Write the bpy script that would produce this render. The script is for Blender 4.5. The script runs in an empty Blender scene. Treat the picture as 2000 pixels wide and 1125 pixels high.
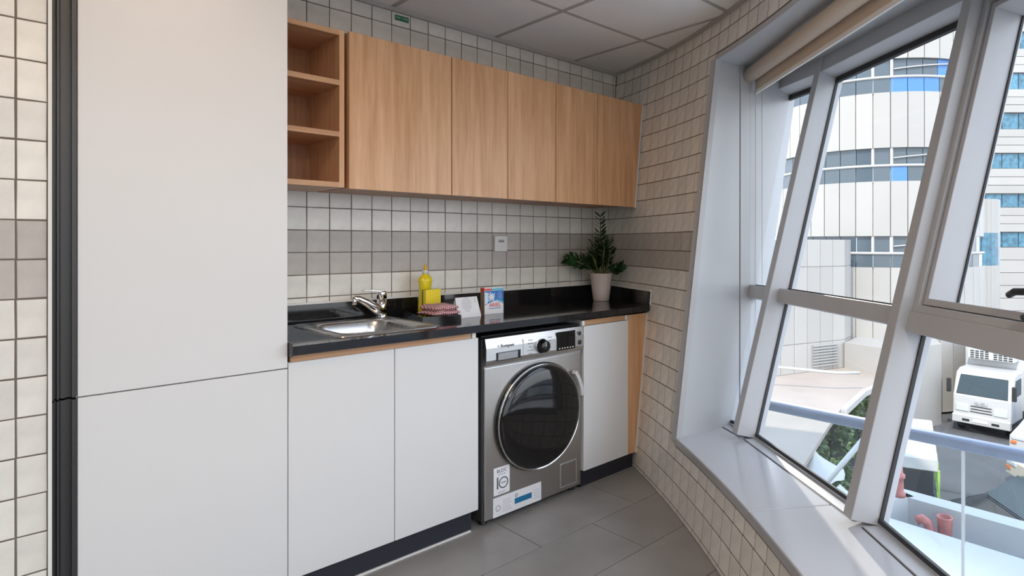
import bpy, bmesh, math, random
from mathutils import Vector, Matrix
random.seed(7)
PI = math.pi
S = bpy.context.scene
COL = S.collection

# ------------------------------------------------------------------ camera
cam = bpy.data.cameras.new('camera'); cam_o = bpy.data.objects.new('camera', cam); COL.objects.link(cam_o)
cam_o.location = (0, -2.88, 1.268)
cam_o.rotation_euler = (PI/2, 0, math.radians(42.90 - 90))
cam.sensor_width = 36; cam.lens = 1187/2000*36
cam.shift_x = -0.1085; cam.shift_y = -0.04375
cam.clip_start = 0.02; cam.clip_end = 400
S.camera = cam_o

# ------------------------------------------------------------------ light and exposure
SKY = 2.7; SUN = 3.0; FILL = 29.0; GLINT = 430.0
S.view_settings.view_transform = 'Standard'; S.view_settings.look = 'None'
S.view_settings.gamma = 1; S.view_settings.use_curve_mapping = False
S.view_settings.exposure = 0.42
S.cycles.max_bounces = 10; S.cycles.diffuse_bounces = 6; S.cycles.transparent_max_bounces = 16
w = bpy.data.worlds.new('sky'); S.world = w; w.use_nodes = True
nt = w.node_tree; nt.nodes.clear()
out = nt.nodes.new('ShaderNodeOutputWorld'); bg = nt.nodes.new('ShaderNodeBackground')
tc = nt.nodes.new('ShaderNodeTexCoord'); sx = nt.nodes.new('ShaderNodeSeparateXYZ')
rp = nt.nodes.new('ShaderNodeValToRGB')
rp.color_ramp.elements[0].position = 0.45; rp.color_ramp.elements[0].color = (0.62, 0.64, 0.66, 1)
rp.color_ramp.elements[1].position = 0.95; rp.color_ramp.elements[1].color = (0.42, 0.57, 0.84, 1)
e = rp.color_ramp.elements.new(0.56); e.color = (0.84, 0.89, 0.96, 1)
ma = nt.nodes.new('ShaderNodeMath'); ma.operation = 'MULTIPLY_ADD'; ma.inputs[1].default_value = .5; ma.inputs[2].default_value = .5
nt.links.new(tc.outputs['Generated'], sx.inputs[0]); nt.links.new(sx.outputs['Z'], ma.inputs[0])
nt.links.new(ma.outputs[0], rp.inputs[0]); nt.links.new(rp.outputs[0], bg.inputs[0]); nt.links.new(bg.outputs[0], out.inputs[0])
bg.inputs[1].default_value = SKY

def aim(o, d): o.rotation_euler = Vector(d).to_track_quat('-Z', 'Y').to_euler()
sun = bpy.data.lights.new('sun', 'SUN'); sun.energy = SUN; sun.angle = math.radians(.6); sun.color = (1, .91, .78)
sun_o = bpy.data.objects.new('sun', sun); COL.objects.link(sun_o)
# sun stands behind our own building: comes from -x, a little -y
aim(sun_o, (math.cos(math.radians(14))*math.cos(math.radians(50)), math.sin(math.radians(14))*math.cos(math.radians(50)), -math.sin(math.radians(50))))

# sunlight mirrored down onto the window by the glass of the block across the street
gli = bpy.data.lights.new('facade_glint', 'SPOT'); gli.energy = GLINT*100; gli.spot_size = math.radians(9); gli.spot_blend = .3; gli.shadow_soft_size = .25; gli.color = (1, .93, .82)
gli_o = bpy.data.objects.new('facade_glint', gli); COL.objects.link(gli_o); gli_o.location = (2.2+.80*26, -1.9+.60*26, .4+13)
aim(gli_o, (-.80*26, -.60*26, -13))

# ------------------------------------------------------------------ materials
MATS = {}
def mat(name, col, rough=.5, metal=0, spec=.5, noise=0, nscale=8, bump=0, bscale=60, rnd=0, coat=0, emit=None):
    m = bpy.data.materials.new(name); m.use_nodes = True; n = m.node_tree; b = n.nodes['Principled BSDF']
    b.inputs['Base Color'].default_value = (*col, 1); b.inputs['Roughness'].default_value = rough
    b.inputs['Metallic'].default_value = metal; b.inputs['Specular IOR Level'].default_value = spec
    if coat: b.inputs['Coat Weight'].default_value = coat; b.inputs['Coat Roughness'].default_value = .05
    if emit:
        b.inputs['Emission Color'].default_value = (*emit[0], 1); b.inputs['Emission Strength'].default_value = emit[1]
    tcn = n.nodes.new('ShaderNodeTexCoord')
    src = None
    if noise:
        nz = n.nodes.new('ShaderNodeTexNoise'); nz.inputs['Scale'].default_value = nscale; nz.inputs['Detail'].default_value = 6
        n.links.new(tcn.outputs['Object'], nz.inputs['Vector'])
        mr = n.nodes.new('ShaderNodeMapRange'); mr.inputs['From Min'].default_value = .3; mr.inputs['From Max'].default_value = .7
        mr.inputs['To Min'].default_value = 1-noise; mr.inputs['To Max'].default_value = 1+noise
        n.links.new(nz.outputs['Fac'], mr.inputs['Value']); src = mr.outputs[0]
    if rnd:
        oi = n.nodes.new('ShaderNodeObjectInfo'); mr2 = n.nodes.new('ShaderNodeMapRange')
        mr2.inputs['To Min'].default_value = 1-rnd; mr2.inputs['To Max'].default_value = 1+rnd
        n.links.new(oi.outputs['Random'], mr2.inputs['Value'])
        if src is not None:
            mu = n.nodes.new('ShaderNodeMath'); mu.operation = 'MULTIPLY'; n.links.new(src, mu.inputs[0]); n.links.new(mr2.outputs[0], mu.inputs[1]); src = mu.outputs[0]
        else: src = mr2.outputs[0]
    if src is not None:
        vm = n.nodes.new('ShaderNodeVectorMath'); vm.operation = 'SCALE'; vm.inputs[0].default_value = col
        n.links.new(src, vm.inputs['Scale']); n.links.new(vm.outputs[0], b.inputs['Base Color'])
    if bump:
        nb = n.nodes.new('ShaderNodeTexNoise'); nb.inputs['Scale'].default_value = bscale; nb.inputs['Detail'].default_value = 4
        n.links.new(tcn.outputs['Object'], nb.inputs['Vector'])
        bp = n.nodes.new('ShaderNodeBump'); bp.inputs['Strength'].default_value = bump; bp.inputs['Distance'].default_value = .002
        n.links.new(nb.outputs['Fac'], bp.inputs['Height']); n.links.new(bp.outputs[0], b.inputs['Normal'])
    MATS[name] = m
    return m

def wood(name, base, dark, axis='Z', rough=.42):
    m = bpy.data.materials.new(name); m.use_nodes = True; n = m.node_tree; b = n.nodes['Principled BSDF']
    b.inputs['Roughness'].default_value = rough
    tcn = n.nodes.new('ShaderNodeTexCoord'); oi = n.nodes.new('ShaderNodeObjectInfo')
    mp = n.nodes.new('ShaderNodeMapping'); add = n.nodes.new('ShaderNodeVectorMath'); add.operation = 'ADD'
    sc = n.nodes.new('ShaderNodeVectorMath'); sc.operation = 'SCALE'; sc.inputs[0].default_value = (3.1, 1.7, 2.3)
    n.links.new(oi.outputs['Random'], sc.inputs['Scale'])
    n.links.new(tcn.outputs['Object'], add.inputs[0]); n.links.new(sc.outputs[0], add.inputs[1])
    mp.inputs['Scale'].default_value = {'Z': (1, 1, .055), 'X': (.055, 1, 1), 'Y': (1, .055, 1)}[axis]
    n.links.new(add.outputs[0], mp.inputs['Vector'])
    n1 = n.nodes.new('ShaderNodeTexNoise'); n1.inputs['Scale'].default_value = 38; n1.inputs['Detail'].default_value = 8; n1.inputs['Roughness'].default_value = .65
    n2 = n.nodes.new('ShaderNodeTexNoise'); n2.inputs['Scale'].default_value = 9; n2.inputs['Detail'].default_value = 3; n2.inputs['Distortion'].default_value = 1.2
    n3 = n.nodes.new('ShaderNodeTexNoise'); n3.inputs['Scale'].default_value = 170; n3.inputs['Detail'].default_value = 3
    for q in (n1, n2, n3): n.links.new(mp.outputs[0], q.inputs['Vector'])
    a1 = n.nodes.new('ShaderNodeMath'); a1.operation = 'MULTIPLY_ADD'; a1.inputs[1].default_value = .55; n.links.new(n1.outputs['Fac'], a1.inputs[0])
    a2 = n.nodes.new('ShaderNodeMath'); a2.operation = 'MULTIPLY_ADD'; a2.inputs[1].default_value = .30; n.links.new(n2.outputs['Fac'], a2.inputs[0])
    a3 = n.nodes.new('ShaderNodeMath'); a3.operation = 'MULTIPLY'; a3.inputs[1].default_value = .15; n.links.new(n3.outputs['Fac'], a3.inputs[0])
    n.links.new(a3.outputs[0], a2.inputs[2]); n.links.new(a2.outputs[0], a1.inputs[2])
    cr = n.nodes.new('ShaderNodeValToRGB'); cr.color_ramp.elements[0].position = .36; cr.color_ramp.elements[0].color = (*dark, 1)
    cr.color_ramp.elements[1].position = .62; cr.color_ramp.elements[1].color = (*base, 1)
    n.links.new(a1.outputs[0], cr.inputs[0]); n.links.new(cr.outputs[0], b.inputs['Base Color'])
    bp = n.nodes.new('ShaderNodeBump'); bp.inputs['Strength'].default_value = .15; bp.inputs['Distance'].default_value = .001
    n.links.new(a1.outputs[0], bp.inputs['Height']); n.links.new(bp.outputs[0], b.inputs['Normal'])
    MATS[name] = m; return m

def glass(name, tint=(.96, .98, .98), refl=.5, rough=0.0, fr=1.45):
    m = bpy.data.materials.new(name); m.use_nodes = True; n = m.node_tree; n.nodes.clear()
    o = n.nodes.new('ShaderNodeOutputMaterial'); mx = n.nodes.new('ShaderNodeMixShader')
    t = n.nodes.new('ShaderNodeBsdfTransparent'); t.inputs[0].default_value = (*tint, 1)
    g = n.nodes.new('ShaderNodeBsdfGlossy'); g.inputs['Roughness'].default_value = rough; g.inputs[0].default_value = (.95, .97, 1, 1)
    f = n.nodes.new('ShaderNodeFresnel'); f.inputs[0].default_value = fr
    mm = n.nodes.new('ShaderNodeMath'); mm.operation = 'MULTIPLY'; mm.inputs[1].default_value = refl
    n.links.new(f.outputs[0], mm.inputs[0]); n.links.new(mm.outputs[0], mx.inputs[0])
    n.links.new(t.outputs[0], mx.inputs[1]); n.links.new(g.outputs[0], mx.inputs[2]); n.links.new(mx.outputs[0], o.inputs[0])
    MATS[name] = m; return m

def brushed(name, col, rough=.3, axis=(1, 1, 60)):
    m = mat(name, col, rough, 1.0); n = m.node_tree; b = n.nodes['Principled BSDF']
    tcn = n.nodes.new('ShaderNodeTexCoord'); mp = n.nodes.new('ShaderNodeMapping'); mp.inputs['Scale'].default_value = axis
    nz = n.nodes.new('ShaderNodeTexNoise'); nz.inputs['Scale'].default_value = 14; nz.inputs['Detail'].default_value = 5
    mr = n.nodes.new('ShaderNodeMapRange'); mr.inputs['To Min'].default_value = rough-.07; mr.inputs['To Max'].default_value = rough+.1
    n.links.new(tcn.outputs['Object'], mp.inputs[0]); n.links.new(mp.outputs[0], nz.inputs['Vector']); n.links.new(nz.outputs['Fac'], mr.inputs['Value']); n.links.new(mr.outputs[0], b.inputs['Roughness'])
    bp = n.nodes.new('ShaderNodeBump'); bp.inputs['Strength'].default_value = .06; bp.inputs['Distance'].default_value = .001
    n.links.new(nz.outputs['Fac'], bp.inputs['Height']); n.links.new(bp.outputs[0], b.inputs['Normal'])
    return m

M = MATS
mat('laminate', (.73, .73, .73), .38)
mat('laminate_edge', (.84, .84, .83), .35)
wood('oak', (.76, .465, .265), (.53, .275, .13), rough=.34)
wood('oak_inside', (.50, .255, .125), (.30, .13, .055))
wood('oak_flat', (.64, .38, .21), (.46, .235, .115), 'X')
mat('tile', (.77, .745, .69), .34, noise=.09, nscale=14, bump=.35, bscale=30, rnd=.07)
mat('tile_band', (.50, .465, .43), .42, noise=.09, nscale=18, bump=.35, bscale=34, rnd=.05)
mat('grout', (.17, .14, .115), .9)
mat('floor_tile', (.275, .262, .25), .36, noise=.10, nscale=5, bump=.12, bscale=40, rnd=.03)
mat('floor_grout', (.10, .09, .08), .9)
mat('ceiling_panel', (.90, .89, .87), .85, bump=.15, bscale=250)
mat('ceiling_bar', (.46, .44, .41), .6)
mat('caulk', (.78, .77, .74), .6)
mat('granite', (.012, .012, .013), .07, noise=.5, nscale=240, spec=.6)
mat('black_plastic', (.02, .02, .022), .35)
mat('black_gloss', (.008, .008, .009), .06, spec=.6)
mat('black_metal', (.035, .034, .036), .38)
mat('kick', (.022, .024, .034), .42)
brushed('steel', (.52, .50, .48), .36, (60, 1, 1))
brushed('steel_panel', (.62, .61, .60), .32, (1, 1, 8))
brushed('sink_steel', (.60, .59, .58), .24, (1, 60, 1))
mat('chrome', (.80, .80, .80), .06, 1)
mat('dark_side', (.055, .055, .058), .45)
mat('frame_paint', (.48, .48, .49), .36, noise=.02, nscale=3)
mat('reveal_paint', (.45, .455, .46), .30, noise=.02, nscale=4)
mat('sill_stone', (.47, .475, .49), .14, noise=.03, nscale=3)
mat('gasket', (.03, .03, .03), .6)
mat('blind_fabric', (.62, .52, .42), .85, bump=.2, bscale=300)
mat('blind_bar', (.80, .78, .74), .5)
mat('cord', (.45, .43, .40), .6)
mat('plastic_white', (.78, .77, .74), .4)
mat('bright_trim', (.70, .70, .70), .25, metal=.3)
mat('plastic_grey', (.35, .35, .34), .4)
mat('yellow_soap', (.86, .68, .02), .12, spec=.6, coat=.4)
mat('yellow_cap', (.80, .45, .02), .35)
mat('yellow_sponge', (.95, .74, .05), .9, bump=.5, bscale=220)
mat('green_scour', (.06, .20, .07), .95, bump=.6, bscale=400)
mat('paper', (.82, .82, .84), .7)
mat('ink', (.10, .10, .12), .7)
mat('ink_soft', (.42, .42, .45), .7)
mat('box_blue', (.015, .16, .52), .35)
mat('box_cyan', (.10, .48, .62), .35)
mat('box_red', (.75, .05, .035), .35)
mat('box_pale', (.66, .80, .90), .35)
mat('box_side', (.30, .20, .16), .5)
mat('label_blue', (.01, .17, .34), .5)
mat('sign_green', (.012, .17, .075), .5)
mat('sign_letter', (.48, .62, .50), .5)
mat('pot', (.66, .565, .52), .45)
mat('soil', (.06, .04, .025), .95, bump=.8, bscale=90)
mat('leaf', (.02, .07, .018), .35, rnd=.3)
mat('leaf_young', (.10, .17, .03), .4)
mat('stem', (.12, .13, .04), .5)
glass('window_glass', (.97, .985, .985), .55)
glass('rail_glass', (.93, .955, .955), .7)
# gingham cloth
def gingham():
    m = mat('gingham', (.7, .5, .5), .9, bump=.4, bscale=200); n = m.node_tree; b = n.nodes['Principled BSDF']
    tcn = n.nodes.new('ShaderNodeTexCoord'); mp = n.nodes.new('ShaderNodeMapping'); mp.inputs['Rotation'].default_value = (0, 0, .35)
    sp = n.nodes.new('ShaderNodeSeparateXYZ'); n.links.new(tcn.outputs['Object'], mp.inputs[0]); n.links.new(mp.outputs[0], sp.inputs[0])
    outs = []
    for ax in ('X', 'Y'):
        s = n.nodes.new('ShaderNodeMath'); s.operation = 'MULTIPLY'; s.inputs[1].default_value = 620
        c = n.nodes.new('ShaderNodeMath'); c.operation = 'SINE'; g = n.nodes.new('ShaderNodeMath'); g.operation = 'GREATER_THAN'; g.inputs[1].default_value = 0
        n.links.new(sp.outputs[ax], s.inputs[0]); n.links.new(s.outputs[0], c.inputs[0]); n.links.new(c.outputs[0], g.inputs[0]); outs.append(g)
    ad = n.nodes.new('ShaderNodeMath'); ad.operation = 'ADD'; n.links.new(outs[0].outputs[0], ad.inputs[0]); n.links.new(outs[1].outputs[0], ad.inputs[1])
    hf = n.nodes.new('ShaderNodeMath'); hf.operation = 'MULTIPLY'; hf.inputs[1].default_value = .5; n.links.new(ad.outputs[0], hf.inputs[0])
    cr = n.nodes.new('ShaderNodeValToRGB'); cr.color_ramp.elements[0].color = (.78, .70, .70, 1); cr.color_ramp.elements[1].color = (.42, .03, .05, 1)
    n.links.new(hf.outputs[0], cr.inputs[0]); n.links.new(cr.outputs[0], b.inputs['Base Color'])
gingham()
# exterior
mat('cladding', (.37, .355, .33), .5, noise=.03, nscale=.5, rnd=.05)
mat('cladding_core', (.5, .5, .49), .8)
mat('ext_glass', (.075, .10, .12), .10, spec=.5)
mat('ext_glass_blue', (.06, .19, .46), .10, spec=.5)
mat('ext_glass_curtain', (.055, .16, .23), .25, spec=.5, noise=.4, nscale=3, rnd=.2)
mat('ext_white', (.46, .455, .44), .45)
mat('asphalt', (.10, .10, .105), .8, noise=.15, nscale=.6, bump=.4, bscale=20)
mat('terrace_beige', (.36, .305, .26), .85, noise=.06, nscale=.8)
mat('ledge_white', (.50, .51, .52), .5, noise=.04, nscale=1.2)
mat('rail_paint', (.27, .32, .42), .28, metal=.2)
mat('pipe_red', (.48, .16, .14), .5, noise=.2, nscale=20)
mat('truck_white', (.52, .52, .51), .3, coat=.4)
mat('car_black', (.012, .014, .018), .12, coat=1)
mat('car_glass', (.03, .045, .05), .12, spec=.4)
mat('car_beige', (.62, .55, .44), .3, coat=.5)
mat('rubber', (.02, .02, .02), .8)
mat('lamp_clear', (.6, .62, .63), .12, coat=1)
mat('lamp_orange', (.7, .2, .05), .3)
mat('grate', (.06, .065, .07), .6)
mat('truck_green', (.35, .55, .12), .5)
mat('tarp', (.5, .49, .47), .8, noise=.05, nscale=2)
mat('shrub', (.17, .24, .10), .7, rnd=.3)
mat('rear_paint', (.20, .18, .165), .7)
mat('render_dark', (.30, .30, .31), .7)

# ------------------------------------------------------------------ builders
def link(o, parent=None):
    COL.objects.link(o)
    if parent is not None: o.parent = parent
    return o
def meshobj(name, verts, faces, m, parent=None, smooth=False):
    me = bpy.data.meshes.new(name); me.from_pydata([tuple(v) for v in verts], [], faces); me.update()
    if m is not None: me.materials.append(M[m])
    if smooth:
        for p in me.polygons: p.use_smooth = True
    return link(bpy.data.objects.new(name, me), parent)
class MB:
    def __init__(s): s.v = []; s.f = []; s.sm = []
    def add(s, v, f, sm=False):
        k = len(s.v); s.v += [Vector(q) for q in v]; s.f += [[i+k for i in q] for q in f]; s.sm += [sm]*len(f); return s
    def box(s, lo, hi):
        (a, b, c), (d, e_, f) = lo, hi
        return s.add([(a,b,c),(d,b,c),(d,e_,c),(a,e_,c),(a,b,f),(d,b,f),(d,e_,f),(a,e_,f)],
              [(0,3,2,1),(4,5,6,7),(0,1,5,4),(1,2,6,5),(2,3,7,6),(3,0,4,7)])
    def hexa(s, p):   # eight corners, bottom four then top four
        return s.add(p, [(0,3,2,1),(4,5,6,7),(0,1,5,4),(1,2,6,5),(2,3,7,6),(3,0,4,7)])
    def prism(s, pts, z0, z1):
        n = len(pts); v = [(x, y, z0) for x, y in pts] + [(x, y, z1) for x, y in pts]
        f = [tuple(range(n))[::-1], tuple(range(n, 2*n))] + [(i, (i+1) % n, n+(i+1) % n, n+i) for i in range(n)]
        return s.add(v, f)
    def tube(s, path, r, n=10, caps=True, r2=None):
        path = [Vector(p) for p in path]; k = len(path); v = []
        up = Vector((0, 0, 1)) if abs((path[1]-path[0]).normalized().z) < .9 else Vector((1, 0, 0))
        for i, p in enumerate(path):
            d = (path[min(i+1, k-1)] - path[max(i-1, 0)]).normalized()
            a = d.cross(up).normalized(); b = d.cross(a).normalized()
            rr = r if not isinstance(r, (list, tuple)) else r[i]
            for j in range(n):
                t = 2*PI*j/n; v.append(p + a*math.cos(t)*rr + b*math.sin(t)*rr)
        f = [(i*n+j, i*n+(j+1) % n, (i+1)*n+(j+1) % n, (i+1)*n+j) for i in range(k-1) for j in range(n)]
        s.add(v, f, True)
        if caps:
            o = len(s.v)-len(v); s.f += [[o+j for j in range(n)][::-1], [o+(k-1)*n+j for j in range(n)]]; s.sm += [False, False]
        return s
    def lathe(s, prof, c=(0, 0, 0), n=24, axis='Z', sx=1, sy=1):
        closed = len(prof) > 2 and prof[0] == prof[-1]
        v = []
        for r, h in prof:
            for j in range(n):
                t = 2*PI*j/n; x, y = r*math.cos(t)*sx, r*math.sin(t)*sy
                q = (x, y, h) if axis == 'Z' else (x, -h, y) if axis == 'Y' else (h, x, y)
                v.append(Vector(q)+Vector(c))
        k = len(prof)
        f = [(i*n+j, i*n+(j+1) % n, (i+1)*n+(j+1) % n, (i+1)*n+j) for i in range(k-1) for j in range(n)]
        s.add(v, f, True)
        o = len(s.v)-len(v)
        if closed: return s
        if prof[0][0] > 1e-5: s.f.append([o+j for j in range(n)][::-1]); s.sm.append(False)
        if prof[-1][0] > 1e-5: s.f.append([o+(k-1)*n+j for j in range(n)]); s.sm.append(False)
        return s
    def build(s, name, m, parent=None, bevel=0, seg=2, fix=True):
        me = bpy.data.meshes.new(name); me.from_pydata([tuple(q) for q in s.v], [], s.f); me.update()
        for p, q in zip(me.polygons, s.sm): p.use_smooth = q
        if bevel or fix:
            bm = bmesh.new(); bm.from_mesh(me); bmesh.ops.recalc_face_normals(bm, faces=bm.faces)
            if bevel: bmesh.ops.bevel(bm, geom=[q for q in bm.edges if len(q.link_faces) == 2 and q.calc_face_angle(0) > .5], offset=bevel, segments=seg, affect='EDGES', profile=.5, clamp_overlap=True)
            bm.to_mesh(me); bm.free()
        if m: me.materials.append(M[m])
        return link(bpy.data.objects.new(name, me), parent)
def box(name, lo, hi, m, parent=None, bevel=0, seg=2): return MB().box(lo, hi).build(name, m, parent, bevel, seg)
def tag(o, label, cat, group=None):
    o['label'] = label; o['category'] = cat
    if group: o['group'] = group
    return o
def empty(name, label, cat, loc=(0, 0, 0), group=None):
    o = bpy.data.objects.new(name, None); link(o); o.location = loc; o.empty_display_size = .1
    return tag(o, label, cat, group)
def struct(o): o['kind'] = 'structure'; return o
def stuff(o): o['kind'] = 'stuff'; return o
def sempty(name):
    o = bpy.data.objects.new(name, None); link(o); return struct(o)
def place(o, origin):
    """keep an Empty at the thing's base: children built in world coordinates are shifted"""
    d = Vector(origin); o.location = d
    for c in o.children: c.location = c.location - d
def textmesh(name, body, size, m, mtx, parent=None, depth=.0004, align='CENTER'):
    cu = bpy.data.curves.new(name, 'FONT'); cu.body = body; cu.size = size; cu.extrude = depth; cu.align_x = align; cu.align_y = 'CENTER'; cu.resolution_u = 2
    t = bpy.data.objects.new(name, cu); COL.objects.link(t)
    dg = bpy.context.evaluated_depsgraph_get(); me = bpy.data.meshes.new_from_object(t.evaluated_get(dg))
    bpy.data.objects.remove(t); me.transform(mtx); me.materials.clear(); me.materials.append(M[m])
    return link(bpy.data.objects.new(name, me), parent)
def front(x, y, z): # text facing -y
    return Matrix.Translation((x, y, z)) @ Matrix.Rotation(PI/2, 4, 'X')

# ------------------------------------------------------------------ geometry of the curved facade and the leaning tiled wall
ZC = 2.434
def f0(y): return 2.832 + .405*y - .099*y*y
def f1(y): return 3.029 + .182*y - .149*y*y
G = [Vector((2.585, -1.357)), Vector((2.066, -2.130))]
L12 = (G[1]-G[0]).length; A12 = math.degrees(math.atan2(2.130-1.357, 2.585-2.066)); TURN = 6.5
def u2(deg): return Vector((-math.cos(math.radians(deg)), -math.sin(math.radians(deg))))
def outn(t): return Vector((-t.y, t.x))
GA = [A12+TURN, A12]                       # heading of facet k from G[k] to G[k+1]
G = [G[0] - u2(A12+TURN)*L12] + G
for k in range(2, 7):
    a = A12 - TURN*(k-1); GA.append(a); G.append(G[-1] + u2(a)*L12)
LEAN = .258; ZB = .33
def bis(k):
    a = GA[0]+TURN/2 if k == 0 else (GA[-1]-TURN/2 if k >= len(GA) else (GA[k-1]+GA[k])/2)
    return outn(u2(a))
def gl(k, z): g = G[k] + bis(k)*LEAN/math.cos(math.radians(TURN/2))*(z-ZB); return Vector((g.x, g.y, z))
def fp(k, f, z, w=0, du=0):
    """point on facet k: f 0..1 between mullion lines, w metres inward, du metres along"""
    t = u2(GA[k]); n = outn(t); nin = Vector((-n.x, -n.y, LEAN)).normalized()
    return gl(k, z).lerp(gl(k+1, z), f) + nin*w + Vector((t.x, t.y, 0))*du
def fboxh(mb, k, fa, fb, z0, z1, w0, w1, da=0, db=0):
    c = LEAN/math.sqrt(1+LEAN*LEAN); p = []
    for z in (z0, z1):
        p += [fp(k, fa, z-w0*c, w0, da), fp(k, fb, z-w0*c, w0, db), fp(k, fb, z-w1*c, w1, db), fp(k, fa, z-w1*c, w1, da)]
    mb.hexa(p); return mb
def fbox(mb, k, fa, fb, z0, z1, w0, w1, da=0, db=0):
    p = []
    for z in (z0, z1):
        p += [fp(k, fa, z, w0, da), fp(k, fb, z, w0, db), fp(k, fb, z, w1, db), fp(k, fa, z, w1, da)]
    mb.hexa(p); return mb

# plan curves of the inner wall, floor and ceiling, sampled by arc length
def curve_pts(f, ext):
    pts = [Vector((f(-.02*i), -.02*i)) for i in range(0, 113)]
    for k in range(3, 7):
        n = bis(k); pts.append(G[k] - n*(.38 if not ext else -.02))
    return pts
PF = curve_pts(f0, 0); PCv = curve_pts(f1, 1)
def arc(pts):
    s = [0]
    for a, b in zip(pts, pts[1:]): s.append(s[-1]+(b-a).length)
    return s
SF, SC = arc(PF), arc(PCv)
def at(pts, ss, s):
    if s <= 0: return pts[0] + (pts[0]-pts[1]).normalized()*(-s)
    for i in range(len(ss)-1):
        if ss[i+1] >= s: return pts[i].lerp(pts[i+1], (s-ss[i])/(ss[i+1]-ss[i]))
    return pts[-1]
def W(s, z, off=0):
    """point on the leaning wall; off is metres into the room"""
    a, b = at(PF, SF, s), at(PCv, SC, s); p = a.lerp(b, z/ZC)
    a2, b2 = at(PF, SF, s+.05), at(PCv, SC, s+.05); q = a2.lerp(b2, z/ZC); t = (q-p).normalized()
    n = Vector((t.y, -t.x))
    if n.x > 0: n = -n
    p = p + n*off
    return Vector((p.x, p.y, z))
S_END = SF[-1]
# z levels of the tile joints
def zlines():
    L = [1.327 - .1005*k for k in range(13, 0, -1)] + [1.327 + .102*k for k in range(0, 11)]
    return [0.0] + L + [ZC]
ZL = zlines()
def is_band(z0, z1): return 1.12 < (z0+z1)/2 < 1.33

# ------------------------------------------------------------------ floor
def facade_poly(z): return [(-1.8, .1), (3.02, .1)] + [(gl(k, z).x, gl(k, z).y) for k in range(0, 8)] + [(-1.8, -4.9)]
fl = struct(MB().prism(facade_poly(0), -.12, -.004).build('floor', 'floor_grout'))
def clip(poly, pts):
    # keep the part of poly on the room side of the convex boundary pts
    for a, b in zip(pts, pts[1:]):
        if a is None or b is None: continue
        d = b-a; n = Vector((-d.y, d.x)); c = (a+b)/2
        if (Vector((0, -2))-c).dot(n) < 0: n = -n
        outp = []
        for i in range(len(poly)):
            p, q = poly[i], poly[(i+1) % len(poly)]; dp, dq = (p-a).dot(n), (q-a).dot(n)
            if dp >= 0: outp.append(p)
            if (dp > 0) != (dq > 0) and abs(dp-dq) > 1e-9: outp.append(p.lerp(q, dp/(dp-dq)))
        poly = outp
        if len(poly) < 3: return []
    return poly
def coarse(pts): return pts[::8] + pts[-4:] if len(pts) > 40 else pts
CF, CC = PF[:113:8], PCv[:113:8]
GF = [Vector((gl(k, 0).x, gl(k, 0).y)) for k in range(8)]; GC = [Vector((gl(k, ZC).x, gl(k, ZC).y)) for k in range(8)]
def tidy(poly):
    r = []
    for p in poly:
        if not r or (p-r[-1]).length > 1e-3: r.append(p)
    if len(r) > 1 and (r[0]-r[-1]).length < 1e-3: r.pop()
    return r
TW, TH = .585, .3155
full = None
for r in range(-1, 14):
    y1 = -.275 - TH*r; y0 = y1 - TH; offs = [0.0, .2925][r % 2]
    for c in range(-6, 4):
        x0 = 1.334 + offs + TW*c; x1 = x0+TW; g = .0019
        X0, X1, Y0, Y1 = max(x0+g, -1.74), min(x1-g, 3.1), max(y0+g, -5), min(y1-g, -.02)
        if X1-X0 < .03 or Y1-Y0 < .03: continue
        if Y0 > -.45 or (X1 < .15 and Y0 > -.72): continue
        poly = tidy(clip([Vector((X0, Y0)), Vector((X1, Y0)), Vector((X1, Y1)), Vector((X0, Y1))], CF+[None]+GF))
        if len(poly) < 3: continue
        o = MB().prism([(p.x, p.y) for p in poly], -.012, 0).build('floor_tile', 'floor_tile', fl)

# ------------------------------------------------------------------ ceiling
ce = struct(MB().prism(facade_poly(ZC), ZC+.012, ZC+.12).build('ceiling', 'ceiling_bar'))
lamp_cells = [(0, 6), (-1, 6), (0, 2)]
for i in range(-6, 4):
    for j in range(0, 9):
        x0 = 1.42 + .605*i; y1 = .015 - .6*j; g = .011
        poly = tidy(clip([Vector((max(x0+g, -1.74), y1-.6+g)), Vector((x0+.605-g, y1-.6+g)), Vector((x0+.605-g, min(y1-g, -.005))), Vector((max(x0+g, -1.74), min(y1-g, -.005)))], CC+[None]+GC))
        if len(poly) < 3 or x0+.605 < -1.7: continue
        if (i+2, j) in lamp_cells: continue
        MB().prism([(p.x, p.y) for p in poly], ZC-.001, ZC+.011).build('ceiling_panel', 'ceiling_panel', ce)
for i in range(-5, 4):
    x0 = 1.42+.605*i
    ln = [Vector((x0-.011, -5)), Vector((x0+.011, -5)), Vector((x0+.011, 0)), Vector((x0-.011, 0))]
    p = tidy(clip(ln, CC+[None]+GC))
    if len(p) > 2: MB().prism([(q.x, q.y) for q in p], ZC-.004, ZC+.01).build('grid_bar', 'ceiling_bar', ce)
for j in range(1, 9):
    y1 = .015-.6*j
    p = tidy(clip([Vector((-1.74, y1-.011)), Vector((3.2, y1-.011)), Vector((3.2, y1+.011)), Vector((-1.74, y1+.011))], CC+[None]+GC))
    if len(p) > 2: MB().prism([(q.x, q.y) for q in p], ZC-.0038, ZC+.0102).build('grid_bar', 'ceiling_bar', ce)
mb = MB().box((.15, -.02, ZC-.022), (3.03, 0, ZC))
mb.build('edge_trim', 'ceiling_bar', ce)
mb = MB()
for i in range(60):
    s0, s1 = i*.06, (i+1)*.06
    a, b, c, d = W(s0, ZC), W(s1, ZC), W(s1, ZC, .02), W(s0, ZC, .02)
    a2, b2, c2, d2 = [p - Vector((0, 0, .018)) for p in (a, b, c, d)]
    mb.hexa([a2, b2, c2, d2, a, b, c, d])
mb.build('edge_trim', 'ceiling_bar', ce)
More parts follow.
